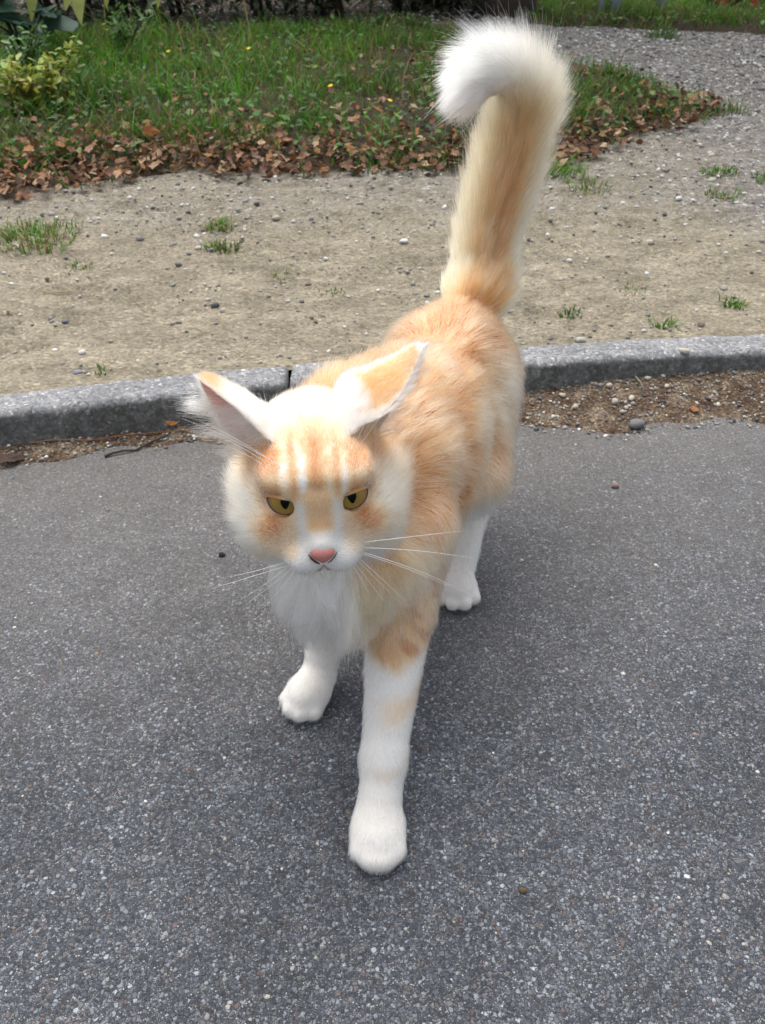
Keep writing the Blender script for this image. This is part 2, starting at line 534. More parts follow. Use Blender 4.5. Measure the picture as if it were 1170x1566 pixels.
# ------------------------------------------------------------------ loose stones
ICO_V, ICO_F = None, None
def ico():
    t = (1 + 5 ** .5) / 2
    v = np.array([(-1, t, 0), (1, t, 0), (-1, -t, 0), (1, -t, 0), (0, -1, t), (0, 1, t), (0, -1, -t), (0, 1, -t), (t, 0, -1), (t, 0, 1), (-t, 0, -1), (-t, 0, 1)], float)
    v /= np.linalg.norm(v[0])
    f = np.array([(0, 11, 5), (0, 5, 1), (0, 1, 7), (0, 7, 10), (0, 10, 11), (1, 5, 9), (5, 11, 4), (11, 10, 2), (10, 7, 6), (7, 1, 8),
                  (3, 9, 4), (3, 4, 2), (3, 2, 6), (3, 6, 8), (3, 8, 9), (4, 9, 5), (2, 4, 11), (6, 2, 10), (8, 6, 7), (9, 8, 1)])
    return v, f
ICO_V, ICO_F = ico()
STONE_COLS = np.array([(.23, .22, .21), (.16, .155, .15), (.30, .285, .26), (.10, .10, .105), (.36, .33, .28), (.20, .155, .12), (.55, .53, .50), (.26, .25, .24), (.68, .66, .62)])
def stone_batch(name, P, size, flat, probs, seed, mat, sink=.3):
    r = np.random.default_rng(seed)
    n = len(P)
    V = np.repeat(ICO_V[None], n, 0) * (1 + .28 * (r.random((n, 12, 1)) - .5))
    sc = size[:, None] * np.stack([.75 + .6 * r.random(n), .75 + .4 * r.random(n), flat * (.7 + .6 * r.random(n))], 1)
    V = V * sc[:, None, :] * .5
    a = r.random(n) * 6.283; ca, sa = np.cos(a)[:, None], np.sin(a)[:, None]
    x = V[:, :, 0] * ca - V[:, :, 1] * sa; y = V[:, :, 0] * sa + V[:, :, 1] * ca
    tl = (r.random((n, 2)) - .5) * .5
    z = V[:, :, 2] + x * tl[:, :1] + y * tl[:, 1:]
    z0 = surface_z(P)
    W = np.stack([x + P[:, :1], y + P[:, 1:2], z + (z0 + sc[:, 2] * (.5 - sink))[:, None]], -1).reshape(-1, 3)
    F = (ICO_F[None] + 12 * np.arange(n)[:, None, None]).reshape(-1, 3)
    c = STONE_COLS[r.choice(len(STONE_COLS), n, p=probs)] * (.8 + .4 * r.random((n, 1)))
    me = mesh_from(name, W, F, mat, False, np.repeat(c, 12, 0))
    return me
STONE_M = attr_mat("stone", .85, .3, grain=.35, gscale=500)

# embedded light chips standing slightly proud of the asphalt
n = 3600
P = np.stack([rng.uniform(-.75, .75, n), rng.uniform(.2, 1.25, n)], 1)
P = P[P[:, 1] < kerb_front(P[:, 0]) - gutter_w(P[:, 0])]
sz = rng.gamma(2.2, .0008, len(P)) + .0014
pr = np.array([.24, .22, .13, .16, .04, .08, .03, .09, .01])
tag(link("asphalt_chips", stone_batch("asphalt_chips", P, np.clip(sz, 0, .0055), .3, pr / pr.sum(), 3, STONE_M, .62)), kind='stuff')

# gravel on the path and on the drive
n = 150000
P = np.stack([rng.uniform(-2.2, 3.6, n), 1.15 + 4.2 * rng.random(n) ** 1.1], 1)
keep = (P[:, 1] > kerb_front(P[:, 0]) + KERB_W + .01) & (np.abs(P[:, 0]) < .25 + P[:, 1] * .62)
P = P[keep]
g = gravel_amount(P); d = grass_depth(P)
clus = smooth(.40, .66, fbm(P, 4.5, 19, 3))
patch = smooth(.45, .6, vnoise(P, 16, 29))
pk = np.clip(.06 + .16 * patch * clus + g * (.30 + .40 * clus), 0, 1) * (d < .03)
pk = np.where(g > .85, .55, pk) * (d < .03)
P = P[rng.random(len(P)) < pk]
g = gravel_amount(P)
sz = (.0028 + rng.gamma(1.6, .0021, len(P))) * (1 + .45 * smooth(2.6, 4, P[:, 1]))
sz = np.clip(sz, .003, .019)
pr = np.array([.22, .06, .24, .015, .16, .06, .10, .075, .07])
tag(link("gravel", stone_batch("gravel", P, sz, .62, pr / pr.sum(), 4, STONE_M)), kind='stuff')

# grit and crumbs in the gutter
n = 5200
x = rng.uniform(-.9, 1.0, n)
P = np.stack([x, kerb_front(x) - rng.random(n) ** 1.2 * gutter_w(x) * 1.12], 1)
P = P[rng.random(n) < np.where(P[:, 0] > .1, 1., .45)]
sz = .0015 + rng.gamma(2.0, .0011, len(P))
pr = np.array([.12, .12, .12, .14, .16, .24, .05, .03, .02])
tag(link("gutter_grit", stone_batch("gutter_grit", P, np.clip(sz, 0, .009), .6, pr / pr.sum(), 5, STONE_M)), kind='stuff')

def pebble_mesh(size, flat, col, seed, sub=2):
    import bmesh
    r = np.random.default_rng(seed)
    bm = bmesh.new()
    bmesh.ops.create_icosphere(bm, subdivisions=sub, radius=.5)
    co = np.array([v.co for v in bm.verts])
    co = co * (1 + .9 * (fbm(co + seed * 3.1, 2.6, seed, 3)[:, None] - .5))
    co *= np.array([1.15, .85, flat]) * size
    for v, c in zip(bm.verts, co): v.co = c
    me = bpy.data.meshes.new("pebble")
    bm.to_mesh(me); bm.free()
    me.polygons.foreach_set("use_smooth", np.ones(len(me.polygons), bool))
    at = me.attributes.new("tint", 'FLOAT_COLOR', 'POINT')
    c = np.ones((len(co), 4), np.float32); c[:, :3] = col
    at.data.foreach_set("color", c.ravel())
    me.materials.append(STONE_M)
    return me
def pebble(name, x, y, size, flat, col, label, seed, cat="stone", group=None, rz=0., sub=2):
    o = link(name, pebble_mesh(size, flat, col, seed, sub))
    o.location = (x, y, z_at(x, y) + size * flat * .32)
    o.rotation_euler = (0, 0, rz)
    return tag(o, label, cat, group)
pebble("stone", .3665, 1.079, .021, .72, (.17, .17, .175), "largest grey stone at the edge of the gutter debris, right of the cat", 1)
pebble("stone", .0415, 1.695, .0155, .6, (.72, .71, .69), "white pebble on the dirt path left of the tail base, the brightest there", 2)
pebble("stone", .314, 1.262, .0145, .7, (.42, .40, .36), "round pale pebble on the soil just behind the kerb, right of the cat", 3)
pebble("stone", -.19, .79, .0075, .8, (.03, .03, .033), "small black stone on the asphalt left of the cat's chest", 4)
pebble("stone", .305, .93, .0085, .8, (.26, .17, .15), "small reddish pebble alone on the asphalt below the gutter debris", 5)
pebble("stone", .112, .372, .0055, .9, (.13, .085, .04), "tiny brown crumb on the asphalt right of the extended front paw", 6)
pebble("stone", -.455, 1.16, .013, .5, (.22, .23, .27), "blue-grey stone on the sand behind the left kerb, nearest the kerb", 7)
pebble("stone", -.528, 1.345, .012, .5, (.15, .16, .19), "dark blue-grey stone on the sand at the left edge of the photo", 8)
for i, (x, y, s) in enumerate([(.343, 1.165, .010), (.405, 1.182, .009), (.372, 1.138, .011), (.36, 1.118, .008), (.345, 1.13, .012), (.352, 1.108, .0085), (.27, 1.147, .009), (.285, 1.12, .010),
                               (.46, 1.202, .012), (.43, 1.165, .008), (.25, 1.10, .007), (.50, 1.13, .008)]):
    pebble("stone", x, y, s, .7, tuple(np.array((.52, .47, .38)) * random.uniform(.75, 1.15)), "pale pebble lying in the brown gutter debris right of the cat", 20 + i, "stone",
           "pale pebbles in the gutter debris", random.random() * 3)
meshes = [pebble_mesh(1.0, .6, c, 60 + i, 1) for i, c in enumerate([(.62, .60, .57), (.70, .69, .66), (.50, .48, .45), (.34, .33, .32), (.46, .42, .35), (.2, .2, .2)])]
got = 0
while got < 170:
    y = 1.3 + 1.5 * random.random() ** .8
    x = random.uniform(-.62, .62) * y * 1.02
    q = np.array([[x, y]])
    if y < float(kerb_front(x)) + KERB_W + .03 or grass_depth(q)[0] > -.01 or random.random() > .25 + gravel_amount(q)[0]:
        continue
    s = random.uniform(.006, .0115)
    k = random.choice([0, 0, 0, 1, 1, 2, 2, 2, 3, 4, 4])
    o = link("pebble", meshes[k])
    o.location = (x, y, z_at(x, y) + s * .18); o.scale = (s, s, s); o.rotation_euler = (random.uniform(-.2, .2), random.uniform(-.2, .2), random.random() * 6.28)
    tag(o, ("white pebble", "white pebble", "light grey pebble", "mid grey pebble", "tan pebble", "dark grey pebble")[k] + " lying among the grit of the dirt path behind the kerb", "pebble",
        ("white", "white", "light grey", "mid grey", "tan", "dark grey")[k] + " pebbles on the dirt path")
    got += 1

# ------------------------------------------------------------------ grass
GRASS_M = attr_mat("grass_blade", .6, .3, .35)
def blades(P, h, w, bend, cols, seed, z=None, lean=None):
    """curved blades with three joints; returns verts, faces, colours"""
    r = np.random.default_rng(seed)
    n = len(P)
    a = r.random(n) * 6.283 if lean is None else lean
    d = np.stack([np.cos(a), np.sin(a)], 1)
    s = np.stack([-d[:, 1], d[:, 0]], 1)
    tw = (r.random(n) - .5) * 2.2
    s = s * np.cos(tw)[:, None] + d * np.sin(tw)[:, None]
    z0 = surface_z(P) if z is None else z
    lv = [0, .4, .75, 1.0]
    V = []
    for k, t in enumerate(lv):
        off = d * (bend * t ** 1.8)[:, None] if np.ndim(bend) else d * bend * t ** 1.8
        zz = z0 + h * (t - .28 * np.minimum(bend / np.maximum(h, 1e-4), 1.6) * t ** 2.2) - .004 * (t == 0)
        c = P + off
        ww = w * (1 - .85 * t ** 1.5)
        if k < 3:
            V.append(np.concatenate([c - s * ww[:, None] / 2, zz[:, None]], 1)); V.append(np.concatenate([c + s * ww[:, None] / 2, zz[:, None]], 1))
        else:
            V.append(np.concatenate([c, zz[:, None]], 1))
    V = np.stack(V, 1).reshape(-1, 3)
    T = np.array([(0, 1, 3), (0, 3, 2), (2, 3, 5), (2, 5, 4), (4, 5, 6)])
    F = (T[None] + 7 * np.arange(n)[:, None, None]).reshape(-1, 3)
    return V, F, np.repeat(cols, 7, 0)

def grass_colours(P, r, dry):
    n = len(P)
    base = np.array([(.050, .16, .012), (.075, .22, .014), (.115, .25, .018), (.038, .12, .014), (.16, .25, .025)])
    c = base[r.choice(5, n, p=[.3, .3, .18, .15, .07])]
    big = fbm(P, 2.3, 51, 3)[:, None]
    c = c * np.clip(.10 + 1.85 * big, .3, 1.6) * (.75 + .5 * r.random((n, 1)))
    yel = (r.random(n) < dry)[:, None]
    dryc = np.array([(.26, .20, .085), (.20, .125, .05), (.17, .16, .045)])[r.choice(3, n)] * (.7 + .5 * r.random((n, 1)))
    return np.where(yel, dryc, c)

n = 175000
P = np.stack([rng.uniform(-3.0, 4.0, n), rng.uniform(1.5, 5.5, n)], 1)
P = P[np.abs(P[:, 0]) < .3 + P[:, 1] * .58]
d = grass_depth(P)
clump = fbm(P, 9, 61, 3)
ok = (d > -.02) & (rng.random(len(P)) < np.clip(.22 + 3.2 * d + .5 * (clump - .5), .05, 1) * (.30 + 1.1 * smooth(.36, .6, clump)) * (.25 + .75 * smooth(.34, .50, fbm(P, 3.4, 83, 3))))
P = P[ok]; d = d[ok]; clump = clump[ok]
h = (.022 + .05 * rng.random(len(P))) * (.6 + .8 * clump) * (.6 + .4 * smooth(0, .25, d))
tall = rng.random(len(P)) < .06
h = np.where(tall, h * 1.7, h)
h *= 1 + .5 * smooth(-.3, -.9, P[:, 0]) * smooth(2.2, 2.8, P[:, 1])
dryf = np.clip(.22 - .12 * smooth(0, .5, d) + .22 * smooth(.52, .7, fbm(P, 3.1, 91, 2)) + .1 * smooth(3.4, 4.3, P[:, 1]), 0, .8)
cols = grass_colours(P, np.random.default_rng(8), dryf)
V, F, C = blades(P, h, .0026 + .0026 * rng.random(len(P)), h * (.25 + .9 * rng.random(len(P))), cols, 9)
tag(link("grass", mesh_from("grass", V, F, GRASS_M, False, C)), kind='stuff')

# low broad-leaved weeds growing between the blades
def leaf_cards(P, z, size, cols, seed, tilt=.9, name="weeds", aspect=.55, mat=None, normal_up=True, droop=0.0):
    """small pointed leaves, each folded along its midrib (6 verts)"""
    r = np.random.default_rng(seed)
    n = len(P)
    a = r.random(n) * 6.283
    ti = (r.random(n) - .35) * tilt - droop
    u = np.stack([np.cos(a) * np.cos(ti), np.sin(a) * np.cos(ti), np.sin(ti)], 1)
    s = np.stack([-np.sin(a), np.cos(a), np.zeros(n)], 1)
    ro = (r.random(n) - .5) * tilt
    nn = np.cross(u, s)
    s2 = s * np.cos(ro)[:, None] + nn * np.sin(ro)[:, None]
    nn = np.cross(u, s2)
    L = size[:, None]
    B = np.concatenate([P, z[:, None]], 1)
    curl = (r.random((n, 1)) - .3) * .25
    w = aspect * (.8 + .4 * r.random((n, 1)))
    pts = [B, B + u * L * .45 - s2 * L * w * .5 + nn * L * .10, B + u * L * .5 + nn * L * (.0 + curl * .5), B + u * L * .45 + s2 * L * w * .5 + nn * L * .10,
           B + u * L * .8 - s2 * L * w * .27 + nn * L * (.04 + curl * .6), B + u * L * .8 + s2 * L * w * .27 + nn * L * (.04 + curl * .6), B + u * L + nn * L * curl]
    V = np.stack(pts, 1).reshape(-1, 3)
    T = np.array([(0, 2, 1), (0, 3, 2), (1, 2, 4), (2, 3, 5), (2, 6, 4), (2, 5, 6)])
    F = (T[None] + 7 * np.arange(n)[:, None, None]).reshape(-1, 3)
    return V, F, np.repeat(cols, 7, 0)
n = 30000
P = np.stack([rng.uniform(-3.0, 4.0, n), rng.uniform(1.6, 5.4, n)], 1)
P = P[np.abs(P[:, 0]) < .3 + P[:, 1] * .58]
d = grass_depth(P)
ok = (d > .05) & (rng.random(len(P)) < .25 + .7 * smooth(.48, .62, fbm(P, 3.2, 71, 3)))
P = P[ok]
zz = surface_z(P) + .006 + .035 * rng.random(len(P))
wc = np.array([(.06, .145, .03), (.09, .19, .035), (.045, .10, .035), (.16, .20, .05)])[rng.choice(4, len(P), p=[.4, .3, .2, .1])] * (.7 + .6 * rng.random((len(P), 1)))
V, F, C = leaf_cards(P, zz, (.011 + .022 * rng.random(len(P))), wc, 12)
tag(link("weeds", mesh_from("weeds", V, F, GRASS_M, False, C)), kind='stuff')

# ------------------------------------------------------------------ fallen leaves
LEAF_COLS_TINT = (.92, .88, .74)
LEAF_M = attr_mat("dry_leaf", .7, .25, .15, vary=.5)
LEAF_STUFF_M = attr_mat("dry_leaf_litter", .7, .25, .15)
LEAF_COLS = np.array([(.17, .082, .048), (.25, .135, .085), (.11, .052, .032), (.32, .20, .135), (.075, .042, .030), (.26, .125, .052), (.42, .31, .22), (.20, .11, .085)]) * np.array(LEAF_COLS_TINT)
def litter_density(P):
    d = seg_dist(LAWN, P)
    x = P[:, 0]
    wid = .16 + .10 * smooth(-.3, -.9, x) + .10 * vnoise(P, 3, 7)
    front = P[:, 1] < 2.9 + .0 * x
    core = smooth(-.05, .01, d) * (1 - smooth(wid * .35, wid * 1.45, d)) * (.45 + .8 * vnoise(P, 11, 3))
    core = core * smooth(2.62, 2.35, P[:, 1] - .05 * x)
    rightpart = smooth(.45, .6, x) * smooth(0, .05, d) * .22 * smooth(3.0, 2.6, P[:, 1])
    thin = .10 * (d > 0) * (1 - smooth(.1, 1.0, d)) + .012 * (d > 0)
    return np.clip(np.maximum(core, rightpart) + thin, 0, 1)
def leaf_mesh(seed, col):
    r = np.random.default_rng(seed)
    n = 9
    a = np.linspace(-math.pi, math.pi, n * 2, endpoint=False)
    lob = .5 + .08 * np.cos(a * 5) * (seed % 2) + .05 * r.random(len(a))
    x = np.cos(a) * lob * 1.05; y = np.sin(a) * lob * .78
    x += .18 * (np.cos(a) > .8)
    rad = np.hypot(x, y)
    z = .28 * y ** 2 * r.uniform(-.3, 1.6) + .35 * x ** 2 * r.uniform(-.6, 1.3) + .12 * np.sin(a * 3 + r.random() * 6) * rad
    ring = np.stack([x, y, z], 1)
    inner = np.stack([x * .5, y * .5, z * .3 + .03 * np.sin(a * 4)], 1)
    V = np.concatenate([ring, inner, [[0, 0, 0]], [[-.52, 0, .02], [-.52, .02, .02], [-.85, .05, .10]]])
    m = len(a)
    F = [(i, (i + 1) % m, m + (i + 1) % m, m + i) for i in range(m)] + [(m + i, m + (i + 1) % m, 2 * m) for i in range(m)] + [(2 * m + 1, 2 * m + 2, 2 * m + 3)]
    c = np.repeat(np.array(col)[None], len(V), 0) * (.85 + .3 * r.random((len(V), 1)))
    return V, F, c
leaf_geo = [leaf_mesh(i, LEAF_COLS[i % 8]) for i in range(16)]
leaf_meshes = [mesh_from("fallen_leaf", v, f, LEAF_M, False, c) for v, f, c in leaf_geo]
n = 60000
P = np.stack([rng.uniform(-1.6, 1.4, n), rng.uniform(1.6, 3.6, n)], 1)
dens = litter_density(P)
P = P[rng.random(n) < dens * .38]
P = P[np.abs(P[:, 0]) < .2 + P[:, 1] * .47]
order = np.argsort(np.hypot(P[:, 0], P[:, 1]) + .25 * rng.random(len(P)))
P = P[order]
top = P[:270]; rest = P[270:]
zt = surface_z(top)
for i, (x, y) in enumerate(top):
    k = random.randrange(16)
    o = link("fallen_leaf", leaf_meshes[k])
    s = random.uniform(.012, .026)
    o.scale = (s, s, s)
    o.location = (x, y, zt[i] + random.uniform(.006, .026))
    o.rotation_euler = (random.uniform(-.7, .7), random.uniform(-.7, .7), random.random() * 6.28)
    tag(o, "small curled brown leaf lying in the leaf litter along the lawn's front edge", "leaf", "brown leaves fallen along the lawn edge")
# remaining litter, too dense to pick apart
r = np.random.default_rng(31)
Vs, Fs, Cs, off = [], {3: [], 4: []}, [], 0
zr = surface_z(rest)
tri = []
for (v, f, c) in leaf_geo:
    t = []
    for q in f:
        t.append(q[:3])
        if len(q) == 4: t.append((q[0], q[2], q[3]))
    tri.append(np.array(t))
VV, FF, CC, off = [], [], [], 0
for i, (x, y) in enumerate(rest):
    k = int(r.integers(16)); v, _, c = leaf_geo[k]
    s = r.uniform(.011, .025)
    R = np.array(Matrix.Rotation(r.random() * 6.28, 3, 'Z') @ Matrix.Rotation(r.uniform(-.8, .8), 3, 'X') @ Matrix.Rotation(r.uniform(-.8, .8), 3, 'Y'))
    VV.append((v * s) @ R.T + [x, y, zr[i] + r.uniform(.004, .034)])
    FF.append(tri[k] + off); off += len(v); CC.append(c * r.uniform(.7, 1.25))
tag(link("leaf_litter", mesh_from("leaf_litter", np.concatenate(VV), np.concatenate(FF), LEAF_STUFF_M, False, np.concatenate(CC))), kind='stuff')

def single_leaf(x, y, s, col, label, seed, dz=.006, rot=(0.2, .1, 0)):
    v, f, c = leaf_mesh(seed, col)
    o = link("fallen_leaf", mesh_from("fallen_leaf", v, f, LEAF_M, False, c))
    o.scale = (s, s, s); o.location = (x, y, z_at(x, y) + dz); o.rotation_euler = rot
    tag(o, label, "leaf")
single_leaf(-.507, .985, .026, (.075, .045, .035), "dark brown leaf on the asphalt at the photo's left edge below the kerb", 3, .006, (.1, .1, .4))
single_leaf(-.30, 1.068, .016, (.42, .17, .05), "orange leaf scrap against the foot of the kerb left of the cat", 4, .010, (.7, .1, .4))
single_leaf(.605, 1.235, .022, (.42, .20, .09), "orange-brown leaf in the gutter at the photo's right edge", 5, .010, (.4, .1, 1.))
single_leaf(.46, 1.115, .016, (.36, .15, .06), "rusty red leaf scrap lying on the gutter silt right of the pebbles", 6, .004, (.1, .1, 1.6))
single_leaf(-.565, 2.24, .030, (.34, .14, .045), "upright rust-orange leaf standing in the grass at the litter's upper edge", 7, .075, (1.3, .2, .3))

# ------------------------------------------------------------------ twigs and straw
def tube(pts, rad, sides=6, cap=True):
    pts = np.asarray(pts, float); n = len(pts)
    rad = np.broadcast_to(np.asarray(rad, float), (n,))
    V = []
    for i in range(n):
        t = pts[min(i + 1, n - 1)] - pts[max(i - 1, 0)]; t /= np.linalg.norm(t) + 1e-9
        a = np.cross(t, (0.31, .2, .93)); a /= np.linalg.norm(a); b = np.cross(t, a)
        for k in range(sides):
            an = 6.28318 * k / sides
            V.append(pts[i] + rad[i] * (a * math.cos(an) + b * math.sin(an)))
    F = [(i * sides + k, i * sides + (k + 1) % sides, (i + 1) * sides + (k + 1) % sides, (i + 1) * sides + k) for i in range(n - 1) for k in range(sides)]
    if cap: F += [tuple(range(sides - 1, -1, -1)), tuple((n - 1) * sides + k for k in range(sides))]
    return V, F
def simple_mat(name, col, rough=.8, spec=.3, var=.35, scale=120):
    m = NT(name)
    g = m.n("TexCoord")
    nz = m.noise(g.outputs['Object'], scale, 4)
    c = m.mix(tuple(np.array(col) * (1 - var)), tuple(np.array(col) * (1 + var)), nz.outputs[0])
    m.surf(m.bsdf(c, rough, spec, m.bump(nz.outputs[0], .002, .4)))
    return m.m
TWIG_M = simple_mat("twig_bark", (.05, .038, .028))
STRAW_M = simple_mat("straw", (.42, .33, .16))
RED_TWIG_M = simple_mat("red_brown_straw", (.20, .085, .04))
def twig(name, pts, rad, mat, label, cat):
    pts = [(x, y, z_at(x, y) + rad + dz) for x, y, dz in pts]
    v, f = tube(pts, np.linspace(rad, rad * .6, len(pts)), 6)
    tag(link(name, mesh_from(name, v, f, mat)), label, cat)
twig("twig", [(-.382, 1.0, 0), (-.372, 1.006, .002), (-.358, 1.012, .002), (-.343, 1.016, .0), (-.325, 1.031, .001), (-.306, 1.045, .002), (-.300, 1.052, .002)], .0019, TWIG_M,
     "dark crooked twig on the asphalt below the kerb left of the cat", "twig")
twig("twig", [(.345, 1.064, 0), (.355, 1.0635, .001), (.37, 1.064, .0)], .0012, TWIG_M, "short dark twig just in front of the largest grey gutter stone", "twig")
twig("twig", [(.385, 1.18, .004), (.39, 1.165, .006), (.392, 1.15, .003)], .0016, simple_mat("grey_twig", (.22, .20, .17)), "grey curved twig sticking out of the gutter debris among the pale pebbles", "twig")
twig("straw", [(-.60, 1.455, .002), (-.57, 1.452, .004), (-.553, 1.466, .003), (-.548, 1.472, .001)], .0013, STRAW_M, "pale yellow straw on the sand at the photo's left edge", "straw")
twig("straw", [(-.42, 1.028, .001), (-.36, 1.044, .003), (-.32, 1.052, .002), (-.28, 1.060, .001)], .0010, RED_TWIG_M, "red-brown straw lying along the foot of the left kerb", "straw")
twig("straw", [(-.49, 1.022, .001), (-.455, 1.028, .003), (-.40, 1.034, .001)], .0010, simple_mat("tan_straw", (.30, .17, .08)), "tan needle in the left gutter near the dark brown leaf", "straw")

# ------------------------------------------------------------------ grass tufts on the path
def tuft(x, y, rad, hgt, n, label, seed, dry=.2):
    r = np.random.default_rng(seed)
    q = np.clip(r.normal(0, 1, (n, 2)), -1.7, 1.7) * rad * .42
    P = q + [x, y]
    h = hgt * (.45 + .7 * r.random(n))
    lean = np.arctan2(q[:, 1], q[:, 0]) + r.normal(0, .6, n)
    c = grass_colours(P * 3, r, dry)
    z = surface_z(P)
    V, F, C = blades(P, h, .0020 + .0015 * r.random(n), h * (.5 + .8 * r.random(n)), c, seed, z, lean)
    V = V - np.array([x, y, z_at(x, y)])
    o = link("grass_tuft", mesh_from("grass_tuft", V, F, GRASS_M, False, C))
    o.location = (x, y, z_at(x, y))
    tag(o, label, "grass tuft")
tuft(-.69, 1.71, .10, .024, 460, "largest grass tuft on the path at the left, mixed with brown leaves", 101, .5)
tuft(-.335, 1.79, .035, .020, 130, "small grass tuft on the path, the farther of two left of centre", 102, .4)
tuft(-.315, 1.665, .042, .015, 150, "low grass tuft on the path, the nearer of two left of centre", 103, .3)
tuft(.40, 2.17, .10, .038, 420, "grass tuft beside the right edge of the tail at the lawn's tip", 104, .25)
tuft(.80, 2.13, .05, .018, 130, "flat grass tuft in the gravel at the right, left of the edge one", 105, .25)
tuft(.90, 2.06, .05, .024, 150, "green grass tuft in the gravel at the photo's right edge", 106, .2)
tuft(.76, 1.97, .05, .02, 70, "sparse brownish tuft in the gravel below the two right tufts", 107, .5)
tuft(.47, 2.03, .06, .03, 80, "thin yellowish tuft in the gravel right of the tail", 108, .5)
tuft(.115, 1.46, .03, .010, 30, "faint tuft on the path right above the cat's back", 109, .2)
tuft(-.09, 1.46, .03, .010, 28, "faint tuft on the path left of the rump", 110, .3)
tuft(-.18, 1.53, .025, .010, 24, "tiny tuft on the path midway between kerb joint and lawn", 111, .3)
tuft(-.57, 1.585, .03, .012, 36, "tiny tuft on the sand in the left third of the path", 112, .2)
tuft(.315, 1.365, .02, .013, 40, "bright small tuft on the path right of the rump", 113, .0)
tuft(.46, 1.32, .025, .014, 55, "small green tuft just behind the kerb at the right", 114, .1)
tuft(.60, 1.40, .025, .016, 60, "small dark tuft behind the kerb near the photo's right edge", 115, .1)
tuft(.44, 1.47, .03, .010, 26, "sparse tuft on the path above the small green kerb tuft", 116, .3)
tuft(-.415, 1.16, .018, .01, 24, "tiny moss-like tuft against the back of the left kerb", 117, .1)
tuft(1.15, 4.05, .09, .05, 160, "lone tuft on the far gravel drive right of the tail", 118, .1)

# ------------------------------------------------------------------ plants at the back
SHRUB_M = attr_mat("shrub_leaf", .5, .35, .3)
BARK_M = simple_mat("dark_bark", (.045, .034, .026), scale=30)
def leafy(name, label, cat, pts, stems, size, cols, seed, group=None, aspect=.5, tilt=1.2, droop=0.):
    o = empty(name, stems[0][0]); base = np.array(stems[0][0])
    V, F = [], []
    off = 0
    for s, e, rad in stems:
        mid = (np.array(s) + np.array(e)) / 2 + np.array([random.uniform(-.02, .02), random.uniform(-.02, .02), 0])
        v, f = tube(np.array([s, mid, e]) - base, np.array([rad, rad * .8, rad * .5]), 5)
        V += list(v); F += [tuple(i + off for i in q) for q in f]; off += len(v)
    link("stem", mesh_from("stem", V, F, BARK_M), o)
    pts = np.asarray(pts) - base
    V, F, C = leaf_cards(pts[:, :2], pts[:, 2], size, cols, seed, tilt, aspect=aspect, droop=droop)
    lv = link("foliage", mesh_from("foliage", V, F, SHRUB_M, False, C), o)
    lv['kind'] = 'stuff'
    tag(o, label, cat, group)
    return o
# yellow-green bushy weed on the left of the lawn
r = np.random.default_rng(5)
x0, y0 = -.985, 2.72
z0 = z_at(x0, y0)
stems, pts = [], []
for k in range(9):
    e = (x0 + r.normal(0, .075), y0 + r.normal(0, .05), z0 + r.uniform(.06, .16))
    stems.append(((x0, y0, z0), e, .004))
    for t in np.linspace(.25, 1, 80):
        pts.append(np.array([x0, y0, z0]) * (1 - t) + np.array(e) * t + r.normal(0, .018, 3))
cols = np.array([(.28, .36, .05), (.20, .30, .045), (.33, .36, .07), (.36, .30, .06)])[r.choice(4, len(pts))] * (.75 + .5 * r.random((len(pts), 1)))
leafy("weed_plant", "bushy yellow-green weed standing in the grass at the left", "plant", pts, stems, .022 + .018 * r.random(len(pts)), cols, 15, aspect=.45)
# blue-green broad-leaved plant behind it
x0, y0 = -1.31, 3.55; z0 = z_at(x0, y0)
stems, pts = [], []
for k in range(8):
    e = (x0 + r.normal(0, .12), y0 + r.normal(0, .06), z0 + r.uniform(.08, .30)); stems.append(((x0, y0, z0), e, .006))
    for t in (.4, .5, .6, .7, .8, .9, 1, 1, 1, 1): pts.append(np.array([x0, y0, z0]) * (1 - t) + np.array(e) * t + r.normal(0, .02, 3))
cols = np.array([(.07, .15, .10), (.055, .12, .085), (.09, .17, .11)])[r.choice(3, len(pts))] * (.8 + .4 * r.random((len(pts), 1)))
leafy("broadleaf_plant", "blue-green broad-leaved plant behind the yellow-green weed at the left", "plant", pts, stems, .07 + .05 * r.random(len(pts)), cols, 16, aspect=.75)
for (x0, y0, hh, lab, sd) in ((-1.12, 3.05, .20, "tall mid-green leafy weed between the yellow-green weed and the blue-green plant", 41), (-.93, 3.55, .15, "feathery green weed right of the blue-green plant in front of the hedge", 42)):
    z0 = z_at(x0, y0); r = np.random.default_rng(sd); stems, pts = [], []
    for k in range(8):
        e = (x0 + r.normal(0, .05), y0 + r.normal(0, .05), z0 + hh * r.uniform(.5, 1.1)); stems.append(((x0, y0, z0), e, .003))
        for t in np.linspace(.2, 1, 26): pts.append(np.array([x0, y0, z0]) * (1 - t) + np.array(e) * t + r.normal(0, .012, 3))
    cols = np.array([(.07, .17, .03), (.05, .13, .03), (.10, .20, .05)])[r.choice(3, len(pts))] * (.75 + .5 * r.random((len(pts), 1)))
    leafy("weed_plant", lab, "plant", pts, stems, .022 + .022 * r.random(len(pts)), cols, sd, aspect=.35)
